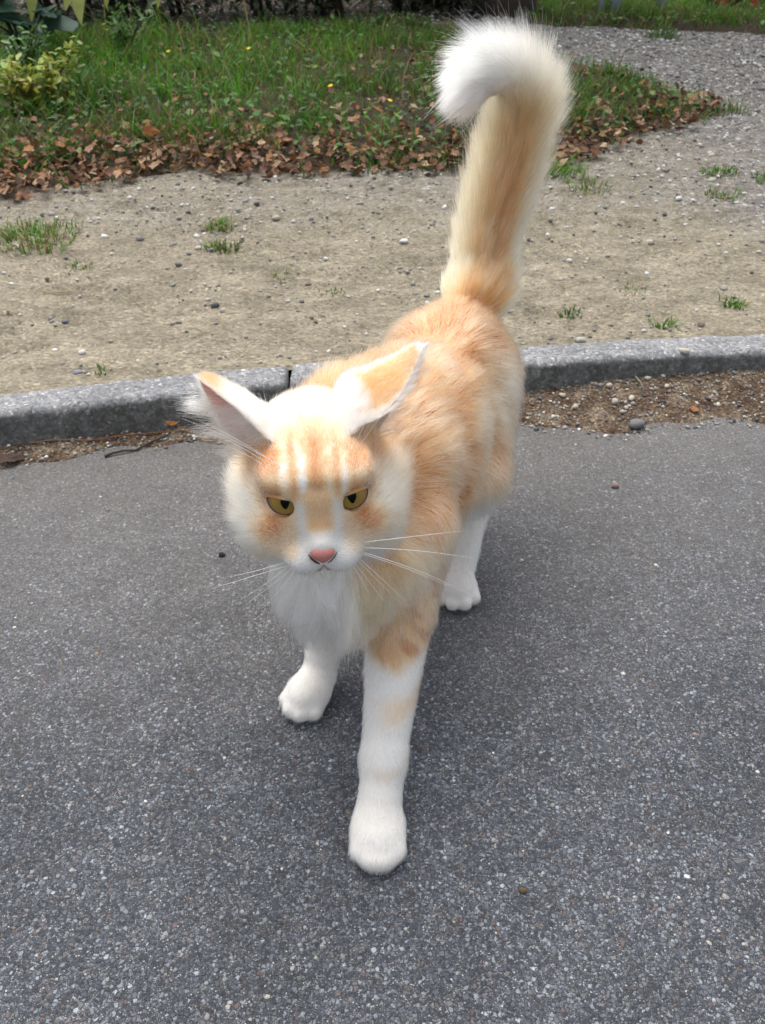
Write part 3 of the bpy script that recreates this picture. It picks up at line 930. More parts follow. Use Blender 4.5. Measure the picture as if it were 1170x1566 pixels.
# dry stalks
def stalk(x, y, h, lean, label):
    z = z_at(x, y)
    o = link("dry_stalk", None) if False else None
    pts = [(0, 0, -.01), (lean * .3, .0, h * .35), (lean * .7, .01, h * .7), (lean, .01, h)]
    v, f = tube(pts, [.0022, .002, .0016, .001], 5)
    v, f = list(v), list(f)
    rr = random.Random(int(abs(x) * 1000))
    for k in range(26):
        t = rr.uniform(.55, 1.0); b = len(v)
        p = np.array([lean * t, .01 * t, h * t]); q = p + np.array([rr.uniform(-.012, .012), rr.uniform(-.012, .012), rr.uniform(.004, .018)])
        v += [p, p + (.002, .001, 0), q]; f.append((b, b + 1, b + 2))
    o = link("dry_stalk", mesh_from("dry_stalk", v, f, STRAW_M)); o.location = (x, y, z)
    tag(o, label, "dry stalk")
stalk(-.47, 3.55, .22, -.03, "tallest pale dry grass stalk standing before the dark hedge")
stalk(-.73, 3.6, .10, -.02, "short pale dry grass stalk left of the tall one")
# small yellow flowers in the lawn
FLOW_M = simple_mat("yellow_petal", (.75, .55, .03), var=.15)
fl = []
for k in range(7):
    a0, a1 = 6.283 * k / 7 - .35, 6.283 * k / 7 + .35
    fl += [(math.cos(a0), math.sin(a0), .35), (math.cos(a1), math.sin(a1), .35)]
fv = [(0, 0, 0)] + fl
flower_me = mesh_from("flower", fv, [(0, 1 + 2 * k, 2 + 2 * k) for k in range(7)], FLOW_M)
stem_v, stem_f = tube([(0, 0, 0), (.05, .02, -3.0), (.0, .0, -7.0)], [.14, .14, .14], 4)
stem_me = mesh_from("stem", stem_v, stem_f, simple_mat("flower_stem", (.07, .14, .03)))
for x, y in [(.19, 2.95), (.205, 2.88), (-.46, 3.35), (-.75, 3.25), (-.72, 3.27), (-1.1, 3.9), (-1.05, 3.75), (-.95, 3.0), (-1.48, 2.55), (-.15, 2.75), (-1.2, 3.45), (.02, 2.62)]:
    o = empty("wildflower", (x, y, z_at(x, y) + .05))
    o.scale = (.0075,) * 3; o.rotation_euler = (.3, random.uniform(-.3, .3), random.random() * 6)
    link("petals", flower_me, o); link("stem", stem_me, o)
    tag(o, "tiny yellow flower on a thin stem standing in the lawn grass", "flower", "small yellow flowers in the lawn")

# the dark hedge: separate shrubs with twigs inside
def shrub(x, y, w, d, h, nleaf, label, seed, cols, lsize, dr=.4, aspect=.45):
    r = np.random.default_rng(seed)
    z0 = z_at(x, y) if y < 8 else GZ
    stems = []
    for k in range(16):
        sx, sy = x + r.uniform(-.3, .3) * w, y + r.uniform(-.25, .25) * d
        stems.append(((sx, sy, z0 - .02), (sx + r.uniform(-.25, .25) * w, sy + r.uniform(-.3, .3) * d, z0 + h * r.uniform(.5, .95)), r.uniform(.008, .018)))
    stems.insert(0, ((x, y, z0 - .02), (x + .05, y, z0 + h * .8), .022))
    u = r.normal(0, 1, (nleaf, 3)); u /= np.linalg.norm(u, axis=1)[:, None]
    rad = (.35 + .65 * r.random(nleaf) ** .45)[:, None]
    p = u * rad * np.array([w / 2, d / 2, h / 2])
    p *= (.8 + .45 * fbm(u * 2 + seed, 1.6, seed, 2))[:, None]
    p += [x, y, z0 + h * .54]
    low = r.random(nleaf) < .22
    p[low, 2] = z0 + .22 * r.random(low.sum()) + .01
    p[:, 2] = np.maximum(p[:, 2], z0 + .02)
    c = np.array(cols)[r.choice(len(cols), nleaf)] * (.7 + .6 * r.random((nleaf, 1)))
    leafy("shrub", label, "shrub", p, stems, lsize * (.7 + .6 * r.random(nleaf)), c, seed, "shrubs of the dark hedge", aspect, 1.4, dr)
DARK = [(.022, .045, .014), (.03, .055, .018), (.018, .034, .012), (.04, .05, .02), (.05, .035, .02)]
shrub(-2.15, 4.45, 1.1, .9, 1.3, 3600, "leftmost dark shrub of the hedge behind the lawn", 201, DARK, .055)
shrub(-1.25, 4.55, 1.1, .9, 1.4, 3600, "dark shrub of the hedge behind the drooping yellow-green leaves", 202, DARK, .055)
shrub(-.45, 4.75, 1.1, .9, 1.4, 3600, "dark shrub of the hedge above the tall dry stalk", 203, DARK, .045)
shrub(.28, 5.0, .8, .7, 1.4, 3400, "rightmost dark shrub of the hedge, behind the end of the gravel drive", 204, DARK, .05)
shrub(1.35, 6.1, 1.3, .8, 1.3, 3000, "dark shrub behind the far grass verge, left of the pale legs", 205, DARK, .05)
shrub(2.45, 6.2, 1.3, .8, 1.3, 3000, "dark shrub behind the far grass verge at the right", 206, DARK, .05)
# branch with large drooping pale leaves hanging from the top edge
def big_leaf(L, W, seed):
    r = np.random.default_rng(seed); n = 9
    V, F = [], []
    for i in range(n + 1):
        t = i / n; w = W * .5 * math.sin(math.pi * min(1, .04 + .96 * t) ** .8) ** .9 if 0 < t < 1 else .001
        z = -.18 * L * t ** 2
        for sgn in (-1, 0, 1): V.append((L * t, sgn * w + .004 * math.sin(t * 3 + seed), z + (.18 * w if sgn else 0)))
    for i in range(n):
        for k in (0, 1): F.append((i * 3 + k, i * 3 + k + 1, i * 3 + k + 4, i * 3 + k + 3))
    c = np.repeat(np.array([(.34, .36, .10)]), len(V), 0) * (.8 + .3 * r.random((len(V), 1)))
    return mesh_from("leaf", V, F, LEAFBIG_M, True, c)
LEAFBIG_M = attr_mat("pale_leaf", .5, .3, .35)
br = empty("leafy_branch", (-1.20, 3.42, .318))
tag(br, "branch with large drooping yellow-green leaves hanging before the hedge", "branch")
v, f = tube([(-.25, 1.1, .25), (-.05, .3, .10), (.15, 0, .03), (.55, .02, .05), (.95, .1, .08)], [.010, .008, .007, .005, .003], 6)
link("twig", mesh_from("twig", v, f, BARK_M), br)
lm = [big_leaf(.13, .045, i) for i in range(4)]
for k, (x, dz, rz, L) in enumerate([(.02, .03, -1.9, 1.0), (.13, .03, -1.3, .9), (.17, .03, -1.7, 1.15), (.26, .03, -1.2, .7), (.36, .05, -1.8, .7), (.43, .05, -1.4, .85), (.60, .06, -1.6, .5), (.82, .07, -1.1, .7), (.90, .08, -.6, .8), (-.1, .08, -2.2, 1.1), (.3, .06, 1.2, 1.), (.5, .07, 1.6, 1.)]):
    o = link("leaf", lm[k % 4], br); o.location = (x, .02, dz); o.scale = (L * 1.12,) * 3
    o.rotation_euler = (random.uniform(-.7, .7), .85 + random.uniform(-.35, .45), rz + random.uniform(-.4, .4))

# tree whose foot stands at the end of the drive
tr = empty("tree", (.60, 4.78, GZ - .02)); tag(tr, "dark tree trunk standing at the far end of the gravel drive behind the tail", "tree")
r = np.random.default_rng(77)
V, F = tube([(0, 0, -.05), (0, 0, .12), (.01, 0, .5), (.03, .02, 1.4), (.0, .05, 2.4), (.05, .1, 3.4)], [.16, .125, .11, .10, .085, .05], 14)
link("trunk", mesh_from("trunk", V, F, BARK_M), tr)
pts = []
for k in range(12):
    a = r.random() * 6.28; zb = r.uniform(1.5, 3.2); L = r.uniform(.7, 1.5)
    e = np.array([math.cos(a) * L, math.sin(a) * L + .2, zb + r.uniform(.3, .9)])
    v, f = tube([(0.02, .04, zb), e * [.5, .5, 1] + [0, 0, -.2 * (e[2] - zb)], e], [.035, .025, .010], 6)
    link("limb", mesh_from("limb", v, f, BARK_M), tr)
    for q in range(300):
        t = r.uniform(.4, 1.1); pts.append(np.array([0, 0, zb]) * (1 - t) + e * t + r.normal(0, .16, 3))
pts = np.array(pts)
c = np.array([(.06, .09, .025), (.10, .11, .03), (.16, .13, .035)])[r.choice(3, len(pts))] * (.7 + .6 * r.random((len(pts), 1)))
V, F, C = leaf_cards(pts[:, :2], pts[:, 2], .05 + .04 * r.random(len(pts)), c, 78, 1.5)
cr = link("crown", mesh_from("crown", V, F, SHRUB_M, False, C), tr); cr['kind'] = 'stuff'

# objects standing in the far verge, cut by the photo's top edge
def box(cx, cy, cz, sx, sy, sz, b=.006):
    import bmesh
    bm = bmesh.new(); bmesh.ops.create_cube(bm, size=1)
    bmesh.ops.scale(bm, vec=(sx, sy, sz), verts=bm.verts)
    bmesh.ops.bevel(bm, geom=bm.edges[:], offset=b, segments=2, affect='EDGES')
    bmesh.ops.translate(bm, vec=(cx, cy, cz), verts=bm.verts)
    me = bpy.data.meshes.new("box"); bm.to_mesh(me); bm.free(); return me
PALE_M = simple_mat("weathered_pale_wood", (.36, .41, .42), scale=20)
RED_M = simple_mat("red_paint", (.45, .04, .03), .5, .4, .2)
SLAB_M = simple_mat("pale_blue_grey_board", (.52, .57, .62), .6, .3, .12)
t = empty("trestle", (1.13, 4.72, z_at(1.13, 4.72))); tag(t, "pale grey trestle with splayed legs standing in the far verge", "trestle")
for (x0, x1, w) in ((-.03, -.015, .055), (.20, .11, .05), (-.10, -.06, .03)):
    v, f = tube([(x0, 0, -.03), ((x0 + x1) / 2, .02, .25), (x1, .04, .55)], [w / 2, w / 2, w / 2], 8)
    link("leg", mesh_from("leg", v, f, PALE_M), t)
me = box(.03, .04, .56, .5, .09, .05); me.materials.append(PALE_M); link("top_rail", me, t)
b = empty("bench", (1.72, 4.92, z_at(1.72, 4.92))); tag(b, "low pale board on red legs standing in the far verge at the right", "bench")
me = box(.01, .05, .085, .30, .2, .05); me.materials.append(SLAB_M); link("board", me, b)
for x in (-.065, .085):
    me = box(x, -.055, .06, .04, .03, .16); me.materials.append(RED_M); link("leg", me, b)
    me = box(x, .15, .02, .04, .03, .10); me.materials.append(RED_M); link("leg", me, b)

#CAT
# ================================================================== the cat
def nrmz(v):
    v = np.asarray(v, float); return v / (np.linalg.norm(v, axis=-1, keepdims=True) + 1e-12)

# head frame: R to the photo's right, F out of the face, U up
HC = np.array((-.049, .525, .3015))
HF = nrmz((.115, -1.0, -.09))
_r0 = nrmz(np.cross((0, 0, 1.0), HF))
_u0 = np.cross(HF, _r0)
ROLL = math.radians(1.5)
HR = _r0 * math.cos(ROLL) + _u0 * math.sin(ROLL)
HU = np.cross(HF, HR)
HB = np.stack([HR, HF, HU], 1)                          # columns
def hw(R, F, U):
    return HC + HR * R + HF * F + HU * U
def to_head(P):
    return (P - HC) @ HB

AX = nrmz((.27, .96, .0)); AXS = np.array((AX[1], -AX[0], 0)); AXB = np.stack([AXS, AX, (0, 0, 1)], 1)
I3 = np.eye(3)
PR = []                                                 # body volumes: (kind, geometry, blend, groom, region)
def cone(a, b, ra, rb, k, groom, region, length, lift):
    PR.append(('c', np.array(a, float), np.array(b, float), ra, rb, k, groom, region, length, lift))
def ell(c, r, B, k, groom, region, length, lift):
    PR.append(('e', np.array(c, float), np.array(r, float), B, 0, k, groom, region, length, lift))
BACK = tuple(AX * .9 + np.array((0, 0, -.25)))
SIDE = tuple(AX * .75 + np.array((0, 0, -.55)))
DOWN = (0, .1, -1)
# trunk
ell((-.010, .590, .192), (.056, .082, .074), AXB, .02, SIDE, 'coat', .024, .25)
ell((.030, .715, .196), (.068, .125, .084), AXB, .03, SIDE, 'coat', .024, .22)
ell((.074, .845, .204), (.064, .090, .083), AXB, .03, SIDE, 'coat', .024, .22)
cone((-.046, .560, .285), (-.010, .645, .252), .050, .062, .03, BACK, 'coat', .030, .3)
cone((-.010, .645, .252), (.025, .740, .225), .060, .062, .03, BACK, 'coat', .026, .25)
# chest front with the long bib
ell((-.035, .535, .205), (.048, .042, .058), I3, .02, (-.08, -.35, -1), 'chest_ruff', .046, .26)
# near fore leg (stepping forward)
cone((.024, .585, .205), (.016, .556, .140), .038, .0285, .018, (.05, -.25, -1), 'leg_fur', .015, .2)
cone((.016, .556, .140), (.001, .460, .052), .0285, .0180, .012, (0, -.4, -1), 'leg_fur', .008, .2)
cone((.001, .463, .052), (-.003, .432, .024), .0180, .0185, .010, (0, -.7, -.6), 'leg_fur', .006, .2)
ell((-.004, .420, .0180), (.0195, .026, .0165), I3, .008, (0, -1, -.4), 'leg_fur', .0055, .22)
for dx, dy in ((-.0155, -.004), (-.0055, -.0125), (.0055, -.0125), (.0155, -.004)):
    cone((-.004 + dx * .8, .419, .016), (-.004 + dx, .405 + dy, .0105),   .0080, .0074, .011, (0, -1, -.5), 'leg_fur', .0065, .25)
# far fore leg (standing)
cone((-.056, .605, .205), (-.052, .606, .130), .036, .0265, .018, (-.05, -.15, -1), 'chest_ruff', .030, .25)
cone((-.052, .606, .130), (-.0565, .600, .045), .0245, .0160, .012, DOWN, 'leg_fur', .008, .2)
cone((-.0565, .600, .045), (-.062, .585, .022), .0160, .0165, .010, (-.3, -.7, -.5), 'leg_fur', .006, .2)
PD = nrmz((-.5, -.85, 0)); PS = np.array((-PD[1], PD[0], 0)) * -1
PB = np.stack([PS, PD, (0, 0, 1)], 1)
ell((-.070, .568, .0180), (.0195, .0265, .0165), PB, .008, tuple(PD + (0, 0, -.4)), 'leg_fur', .0055, .22)
for dx, dy in ((-.0155, .004), (-.0055, .0125), (.0055, .0125), (.0155, .004)):
    c0 = np.array((-.070, .568, .016)); cone(c0 + PS * dx * .8, c0 + PS * dx + PD * (.013 + dy) + (0, 0, -.0055), .0085, .0078, .0065, tuple(PD + (0, 0, -.5)), 'leg_fur', .005, .2)
# near hind leg
cone((.096, .850, .20), (.094, .775, .128), .050, .040, .025, (.1, .3, -1), 'leg_fur', .020, .25)
cone((.094, .775, .128), (.096, .785, .070), .034, .0175, .018, (0, .2, -1), 'leg_fur', .012, .22)
cone((.103, .790, .070), (.089, .745, .028), .0165, .0165, .010, (0, -.6, -.8), 'leg_fur', .007, .2)
ell((.083, .722, .0170), (.0205, .027, .0160), I3, .008, (0, -1, -.4), 'leg_fur', .0055, .2)
for dx, dy in ((-.0165, -.003), (-.0060, -.012), (.0060, -.012), (.0165, -.003)):
    cone((.083 + dx * .8, .72, .0155), (.083 + dx, .709 + dy, .0105), .0084, .0082, .0028, (0, -1, -.5), 'leg_fur', .0045, .2)
# far hind leg
cone((.050, .87, .21), (.036, .845, .135), .050, .034, .025, DOWN, 'leg_fur', .020, .25)
cone((.036, .845, .135), (.030, .965, .085), .032, .0160, .018, DOWN, 'leg_fur', .010, .2)
cone((.030, .965, .085), (.022, .925, .022), .0150, .0155, .010, DOWN, 'leg_fur', .007, .2)
ell((.020, .905, .0165), (.0195, .027, .0155), I3, .008, (0, -1, -.3), 'leg_fur', .0055, .2)
# tail
TAIL = np.array([(.098, .905, .262), (.1096, .928, .282), (.1135, .945, .312), (.1215, .955, .3464), (.1325, .960, .4001), (.1415, .957, .4466), (.1390, .946, .4730), (.122, .932, .492), (.101, .921, .496), (.087, .912, .487)])
TR = [.030, .0245, .0200, .017, .015, .0135, .012, .0105, .0095, .008]
TL = [.030, .045, .053, .058, .062, .060, .053, .046, .042, .038]
def _spl(a, m):
    a = np.asarray(a, float); n = len(a); out = []
    for i in range((n - 1) * m + 1):
        u = min(i / m, n - 1 - 1e-9); k = int(u); f = u - k
        p0, p1, p2, p3 = (a[min(max(k + j - 1, 0), n - 1)] for j in range(4))
        out.append(.5 * (2 * p1 + (p2 - p0) * f + (2 * p0 - 5 * p1 + 4 * p2 - p3) * f * f + (3 * p1 - p0 - 3 * p2 + p3) * f ** 3))
    return np.array(out)
TAIL = _spl(TAIL, 2); TR = list(_spl(TR, 2)); TL = list(_spl(TL, 2))
for i in range(len(TAIL) - 1):
    d = nrmz(TAIL[i + 1] - TAIL[i])
    cone(TAIL[i], TAIL[i + 1], TR[i], TR[i + 1], .008, tuple(d), 'tail_fur', TL[i], .44 + .06 * max(0., (i - 10) / 8))
# head
def he(c, r, k, length, lift, region='head_fur'):
    ell(hw(*c), r, HB, k, 'head', region, length, lift)
he((0, -.016, .006), (.047, .052, .042), .01, .010, .25)
he((0, .010, -.004), (.040, .041, .036), .012, .006, .2)
cone(hw(0, .016, .006), hw(0, .0565, -.0185), .0185, .0100, .014, 'head', 'head_fur', .0035, .15)
for s in (-1, 1):
    he((s * .0118, .0500, -.0330), (.0150, .0168, .0130), .010, .0055, .25)
    he((s * .0245, .0290, -.0330), (.0160, .0170, .0145), .014, .008, .28)
    he((s * .031, .003, -.046), (.0235, .028, .021), .02, .030, .34)
    he((s * .032, -.006, -.029), (.0245, .034, .030), .022, .039, .33)
    he((s * .0205, .0275, .0215), (.0150, .0120, .0060), .024, .006, .25)
    he((s * .019, .032, -.016), (.017, .015, .014), .012, .005, .2)
he((0, .038, -.0470), (.0140, .0140, .0090), .008, .009, .35)
he((0, .004, -.044), (.034, .028, .020), .014, .030, .35)

EYES = [hw(-.0212, .0315, .0062), hw(.0212, .0315, .0062)]
ER = .0140
def prim_d(p, P):
    if p[0] == 'c':
        a, b, ra, rb = p[1:5]
        ba = b - a; t = np.clip(((P - a) @ ba) / (ba @ ba), 0, 1)
        q = P - a - t[..., None] * ba
        return np.sqrt((q * q).sum(-1)) - (ra + (rb - ra) * t)
    q = (P - p[1]) @ p[3]
    r = p[2]
    k0 = np.sqrt(((q / r) ** 2).sum(-1)); k1 = np.sqrt(((q / (r * r)) ** 2).sum(-1)) + 1e-9
    return k0 * (k0 - 1) / k1
def smin(a, b, k):
    h = np.clip(k - np.abs(a - b), 0, None) / k
    return np.minimum(a, b) - h * h * k * .25
def carve(d, P):
    for e in EYES:
        s = np.sqrt(((P - e) ** 2).sum(-1)) - ER * 1.05
        h = np.clip(.004 - np.abs(d + s), 0, None) / .004
        d = np.maximum(d, -s) + h * h * .001
    return d
def sdf(P):
    d = np.full(P.shape[:-1], 1.0)
    for p in PR: d = smin(d, prim_d(p, P), p[5])
    return carve(d, P)
def bounds(p):
    if p[0] == 'c':
        r = max(p[3], p[4]); return np.minimum(p[1], p[2]) - r, np.maximum(p[1], p[2]) + r
    r = max(p[2]); return p[1] - r, p[1] + r

def body_surface(h=.0024):
    lo = np.min([bounds(p)[0] for p in PR], 0) - .02; hi = np.max([bounds(p)[1] for p in PR], 0) + .02
    n = np.ceil((hi - lo) / h).astype(int)
    D = np.full(n, 1.0, np.float32)
    ax = [lo[i] + h * np.arange(n[i]) for i in range(3)]
    for p in PR:
        a, b = bounds(p); m = p[5] + .012
        i0 = np.clip(((a - m - lo) / h).astype(int), 0, n - 1); i1 = np.clip(((b + m - lo) / h).astype(int) + 2, 1, n)
        G = np.stack(np.meshgrid(*[ax[i][i0[i]:i1[i]] for i in range(3)], indexing='ij'), -1)
        sl = tuple(slice(i0[i], i1[i]) for i in range(3))
        D[sl] = smin(D[sl], prim_d(p, G), p[5])
    for e in EYES:
        i0 = ((e - .02 - lo) / h).astype(int); i1 = ((e + .02 - lo) / h).astype(int)
        sl = tuple(slice(i0[i], i1[i]) for i in range(3))
        G = np.stack(np.meshgrid(*[ax[i][i0[i]:i1[i]] for i in range(3)], indexing='ij'), -1)
        s = np.sqrt(((G - e) ** 2).sum(-1)) - ER * 1.05
        D[sl] = np.maximum(D[sl], -s)
    S = D < 0
    cells = np.zeros(n - 1, np.int8)
    for dx in (0, 1):
        for dy in (0, 1):
            for dz in (0, 1): cells += S[dx:n[0] - 1 + dx, dy:n[1] - 1 + dy, dz:n[2] - 1 + dz]
    act = (cells > 0) & (cells < 8)
    ci = np.argwhere(act)
    idx = -np.ones(n - 1, np.int64); idx[act] = np.arange(len(ci))
    acc = np.zeros((len(ci), 3)); cnt = np.zeros(len(ci))
    for axis in range(3):
        o = [a for a in range(3) if a != axis]
        for u in (0, 1):
            for w in (0, 1):
                off = np.zeros(3, int); off[o[0]] = u; off[o[1]] = w
                A = ci + off; B = A.copy(); B[:, axis] += 1
                da = D[tuple(A.T)]; db = D[tuple(B.T)]
                x = (da < 0) != (db < 0)
                t = np.where(x, da / np.where(x, da - db, 1), 0)
                pt = A.astype(float); pt[:, axis] += t
                acc[x] += pt[x]; cnt[x] += 1
    V = lo + h * acc / cnt[:, None]
    F = []
    for axis in range(3):
        o = [(axis + 1) % 3, (axis + 2) % 3]
        sa = [slice(1, n[i] - 1) for i in range(3)]; sa[axis] = slice(0, n[axis] - 1)
        sb = list(sa); sb[axis] = slice(1, n[axis])
        a = S[tuple(sa)]; b = S[tuple(sb)]
        for flip, mk in ((False, a & ~b), (True, ~a & b)):
            g = np.argwhere(mk); 
            for i in o: g[:, i] += 1
            def cell(u, w):
                c = g.copy(); c[:, o[0]] -= u; c[:, o[1]] -= w; return idx[tuple(c.T)]
            q = np.stack([cell(1, 1), cell(0, 1), cell(0, 0), cell(1, 0)], 1)
            F.append(q[:, ::-1] if flip else q)
    return V, np.concatenate(F)
def grad(P, e=.0006):
    g = np.zeros_like(P)
    for i in range(3):
        o = np.zeros(3); o[i] = e
        g[:, i] = sdf(P + o) - sdf(P - o)
    return nrmz(g)
BV, BF = body_surface()
for _ in range(2):
    BV = BV - grad(BV) * np.clip(sdf(BV), -.002, .002)[:, None]
BN = grad(BV)

# ---- coat pattern: what colour the hair has at each place of the body
WHITE = np.array((.88, .85, .79)); CREAM = np.array((.83, .60, .36)); ORANGE = np.array((.62, .225, .058)); RUST = np.array((.40, .125, .030)); PINKW = np.array((.84, .78, .73))
def coat(P, region):
    """region: array of names' codes per point"""
    n = len(P)
    o = np.zeros(n); d = np.zeros(n)
    w1 = fbm(P, 45, 5, 3); w2 = fbm(P * [1, 1, .45], 130, 9, 2)
    # trunk and everything else by default
    q = (P - np.array((-.03, .55, .2))) @ AX
    z = P[:, 2]
    st = fbm(np.stack([q * 1.0 + .25 * z, P @ AXS * .25, z * .25], 1), 34, 77, 3)
    o = .72 + .85 * (st - .5) + .6 * (w1 - .5)
    d = np.clip(2.2 * (st - .48), 0, 1) + .40 * smooth(.22, .28, z) * smooth(.10, .28, q) * smooth(.38, .6, w1)
    o = o + .25 * smooth(.20, .27, z)
    o = o * smooth(.095, .130, z + .05 * (w1 - .5)) + 0
    fl = bell(np.sqrt(((P[:, 0] - .135) / .9) ** 2 + ((P[:, 1] - .80) / 1.2) ** 2 + ((z - .205) / 1.5) ** 2), 0, .033)
    o = o - .32 * fl; d = d - .3 * fl
    # bib
    t = smooth(.60, .55, P[:, 1]) * smooth(-.004, -.030, P[:, 0] + .02 * (w1 - .5) - .10 * (.2 - z))
    o = o * (1 - t) + .07 * t; d = d * (1 - t)
    # near shoulder: orange patch with dark ticks, white below a sharp edge
    sh = smooth(-.022, .0, P[:, 0]) * smooth(.64, .60, P[:, 1]) * smooth(.045, .06, z) * smooth(.225, .18, z)
    tick = smooth(.54, .66, fbm(np.stack([P[:, 0] * 1.6 + z, P[:, 1], z * .5], 1), 90, 13, 2)) * smooth(.115, .13, z) * smooth(.205, .17, z)
    so = (.56 * smooth(.110, .130, z + .018 * (w1 - .5)) * (.65 + .6 * w1)) * (1 - .55 * smooth(.16, .20, z))
    so = so + .30 * bell(z + .012 * (w1 - .5), .0925, .0085) * smooth(-.02, .02, P[:, 0]) + .15 * bell(z, .055, .006)
    o = o * (1 - sh) + so * sh; d = d * (1 - sh) + (.62 * tick + .22 * bell(z, .128, .008)) * sh
    # other legs
    leg = (z < .098) & (sh < .5)
    o = np.where(leg, .06 * w1 + 0 * z, o); d = np.where(leg, 0, d)
    # paws
    # tail: orange along the face turned to the photographer, white fringes and tip
    k = region == 3
    if k.any():
        Pk = P[k]
        best = np.full(len(Pk), 1e9); lat = np.zeros(len(Pk)); al = np.zeros(len(Pk))
        for i in range(len(TAIL) - 1):
            a, b = TAIL[i], TAIL[i + 1]; ba = b - a
            t = np.clip(((Pk - a) @ ba) / (ba @ ba), 0, 1); qv = Pk - a - t[:, None] * ba
            dd = np.sqrt((qv ** 2).sum(1)); sidev = nrmz(np.cross(ba, (0, -1, 0)))
            r = TR[i] + (TR[i + 1] - TR[i]) * t
            m = dd < best
            best = np.where(m, dd, best); lat = np.where(m, (qv @ sidev) / r, lat); al = np.where(m, (i + t) / (len(TAIL) - 1), al)
        ot = .50 * smooth(1.6, .35, np.abs(lat - .05)) * smooth(.74, .45, al) + .26 + .12 * smooth(.2, .05, al)
        ot = ot * (.55 + .9 * fbm(np.stack([lat * .035, al * .001, al * 0], 1), 160, 3, 2)) * smooth(.95, .55, al)
        dt = .75 * bell(lat, .15 - .5 * (al - .3), .30) * smooth(.48, .36, al) * smooth(.04, .14, al)
        o[k] = ot; d[k] = dt
    # head
    k = region == 0
    if k.any():
        L = to_head(P[k]); R, Fd, U = L.T
        s = .743 * U - .669 * Fd
        nz = w1[k] - .5; n2 = w2[k] - .5
        aR = np.abs(R)
        oh = .34 + .40 * nz
        brow = smooth(-.028, -.014, s) * smooth(.040, .012, s + .03 * nz + .25 * aR) * smooth(.054, .030, aR)
        oh = oh * (1 - brow) + brow * (.72 + .8 * nz)
        lines = bell(R, -.0095 - .05 * s, .0036) + bell(R, .0095 + .10 * s, .0034) + .9 * bell(R, -.0215, .0036) + .9 * bell(R, .0190 + .05 * s, .0034)
        lines = lines * smooth(-.026, -.014, s) * smooth(.028, .012, s)
        lines = lines * np.clip(.70 + 3.0 * n2, .0, 1.2)
        oh = oh - .62 * lines
        dk = (bell(R, -.0155, .0022) + bell(R, .0, .0035) + bell(R, .0145, .0020) + .7 * bell(R, -.0275, .0022) + .6 * bell(R, .026, .002)) * smooth(-.022, -.01, s) * smooth(.036, .014, s)
        dk = dk * np.clip(.8 + 1.8 * n2, 0, 1.3)
        oh = oh + .18 * dk
        streak = smooth(.58, .72, fbm(np.stack([R, s * .25, s * 0], 1), 130, 21, 2)) * smooth(.030, .042, s)
        oh = oh + .40 * streak
        br = smooth(.0125, .007, aR) * smooth(-.046, -.038, s) * smooth(-.010, -.022, s) * smooth(-.0, .02, Fd)
        oh = oh * (1 - br) + (.60 + .3 * nz) * br
        oh = oh + .85 * bell(np.hypot((aR - .0355) / 1.0, (s + .0370 + .25 * (aR - .0345)) / 1.0), 0, .0100)
        oh = oh + .80 * bell(np.hypot((aR - .048) / 1.3, (s - .017) / 1.), 0, .0145)
        inner = bell(aR, .0125, .0045) * smooth(-.056, -.048, s) * smooth(-.016, -.026, s)
        oh = oh * (1 - .75 * inner)
        blaze = smooth(.017, .010, aR) * smooth(-.040, -.047, s)
        oh = oh * (1 - .9 * blaze)
        we = bell(np.hypot((aR - .026) / 1.5, (s + .006) / .7), 0, .009)                # pale spot over each eye
        oh = oh * (1 - .45 * we)
        low = smooth(-.046, -.058, s) * smooth(.022, .012, aR) + smooth(-.056, -.066, s)
        oh = oh * (1 - np.clip(low, 0, 1) * .95)
        ck = smooth(.040, .048, aR) * smooth(-.0, -.018, s)
        oh = oh * (1 - .35 * ck) + .20 * ck * smooth(.40, .62, fbm(np.stack([R, Fd * .4, U * 1.3], 1), 70, 44, 3))
        o[k] = oh; d[k] = .40 * dk * brow + .12 * streak + .42 * bell(np.hypot(aR - .0360, s + .0375), 0, .008) + .45 * bell(np.hypot((aR - .047) / 1.3, (s - .014) / .9), 0, .009)
    o = np.clip(o, 0, 1)[:, None]; d = np.clip(d, 0, 1)[:, None]
    c = np.where(o < .4, WHITE + (CREAM - WHITE) * (o / .4), CREAM + (ORANGE - CREAM) * ((o - .4) / .6))
    return c * (1 - d * .75) + RUST * d * .75
REG = {'head_fur': 0, 'coat': 1, 'chest_ruff': 2, 'tail_fur': 3, 'leg_fur': 4}
def groom(P, N):
    """growth direction, length, lift and region at points of the body"""
    n = len(P)
    W = np.zeros(n); Gd = np.zeros((n, 3)); Ln = np.zeros(n); Lf = np.zeros(n)
    RW = np.zeros((n, 5)); 
    for p in PR:
        d = np.maximum(prim_d(p, P), 0)
        w = np.exp(-(d / .006)) + 1e-9
        if p[6] == 'head':
            L = to_head(P)
            v = np.stack([L[:, 0] * 1.15, L[:, 1] - .062, (L[:, 2] + .020) * 1.15], 1)
            low = smooth(-.02, -.05, L[:, 2])[:, None]
            g = nrmz(nrmz(v) + low * np.array((0, -.1, -.9))) @ HB.T
        else:
            g = np.repeat(nrmz(p[6])[None], n, 0)
        Gd += g * w[:, None]; W += w; Ln += p[8] * w; Lf += p[9] * w; RW[:, REG[p[7]]] += w
    g = Gd / W[:, None]
    g = g - (g * N).sum(1, keepdims=True) * N
    return nrmz(g), Ln / W, Lf / W, RW.argmax(1)

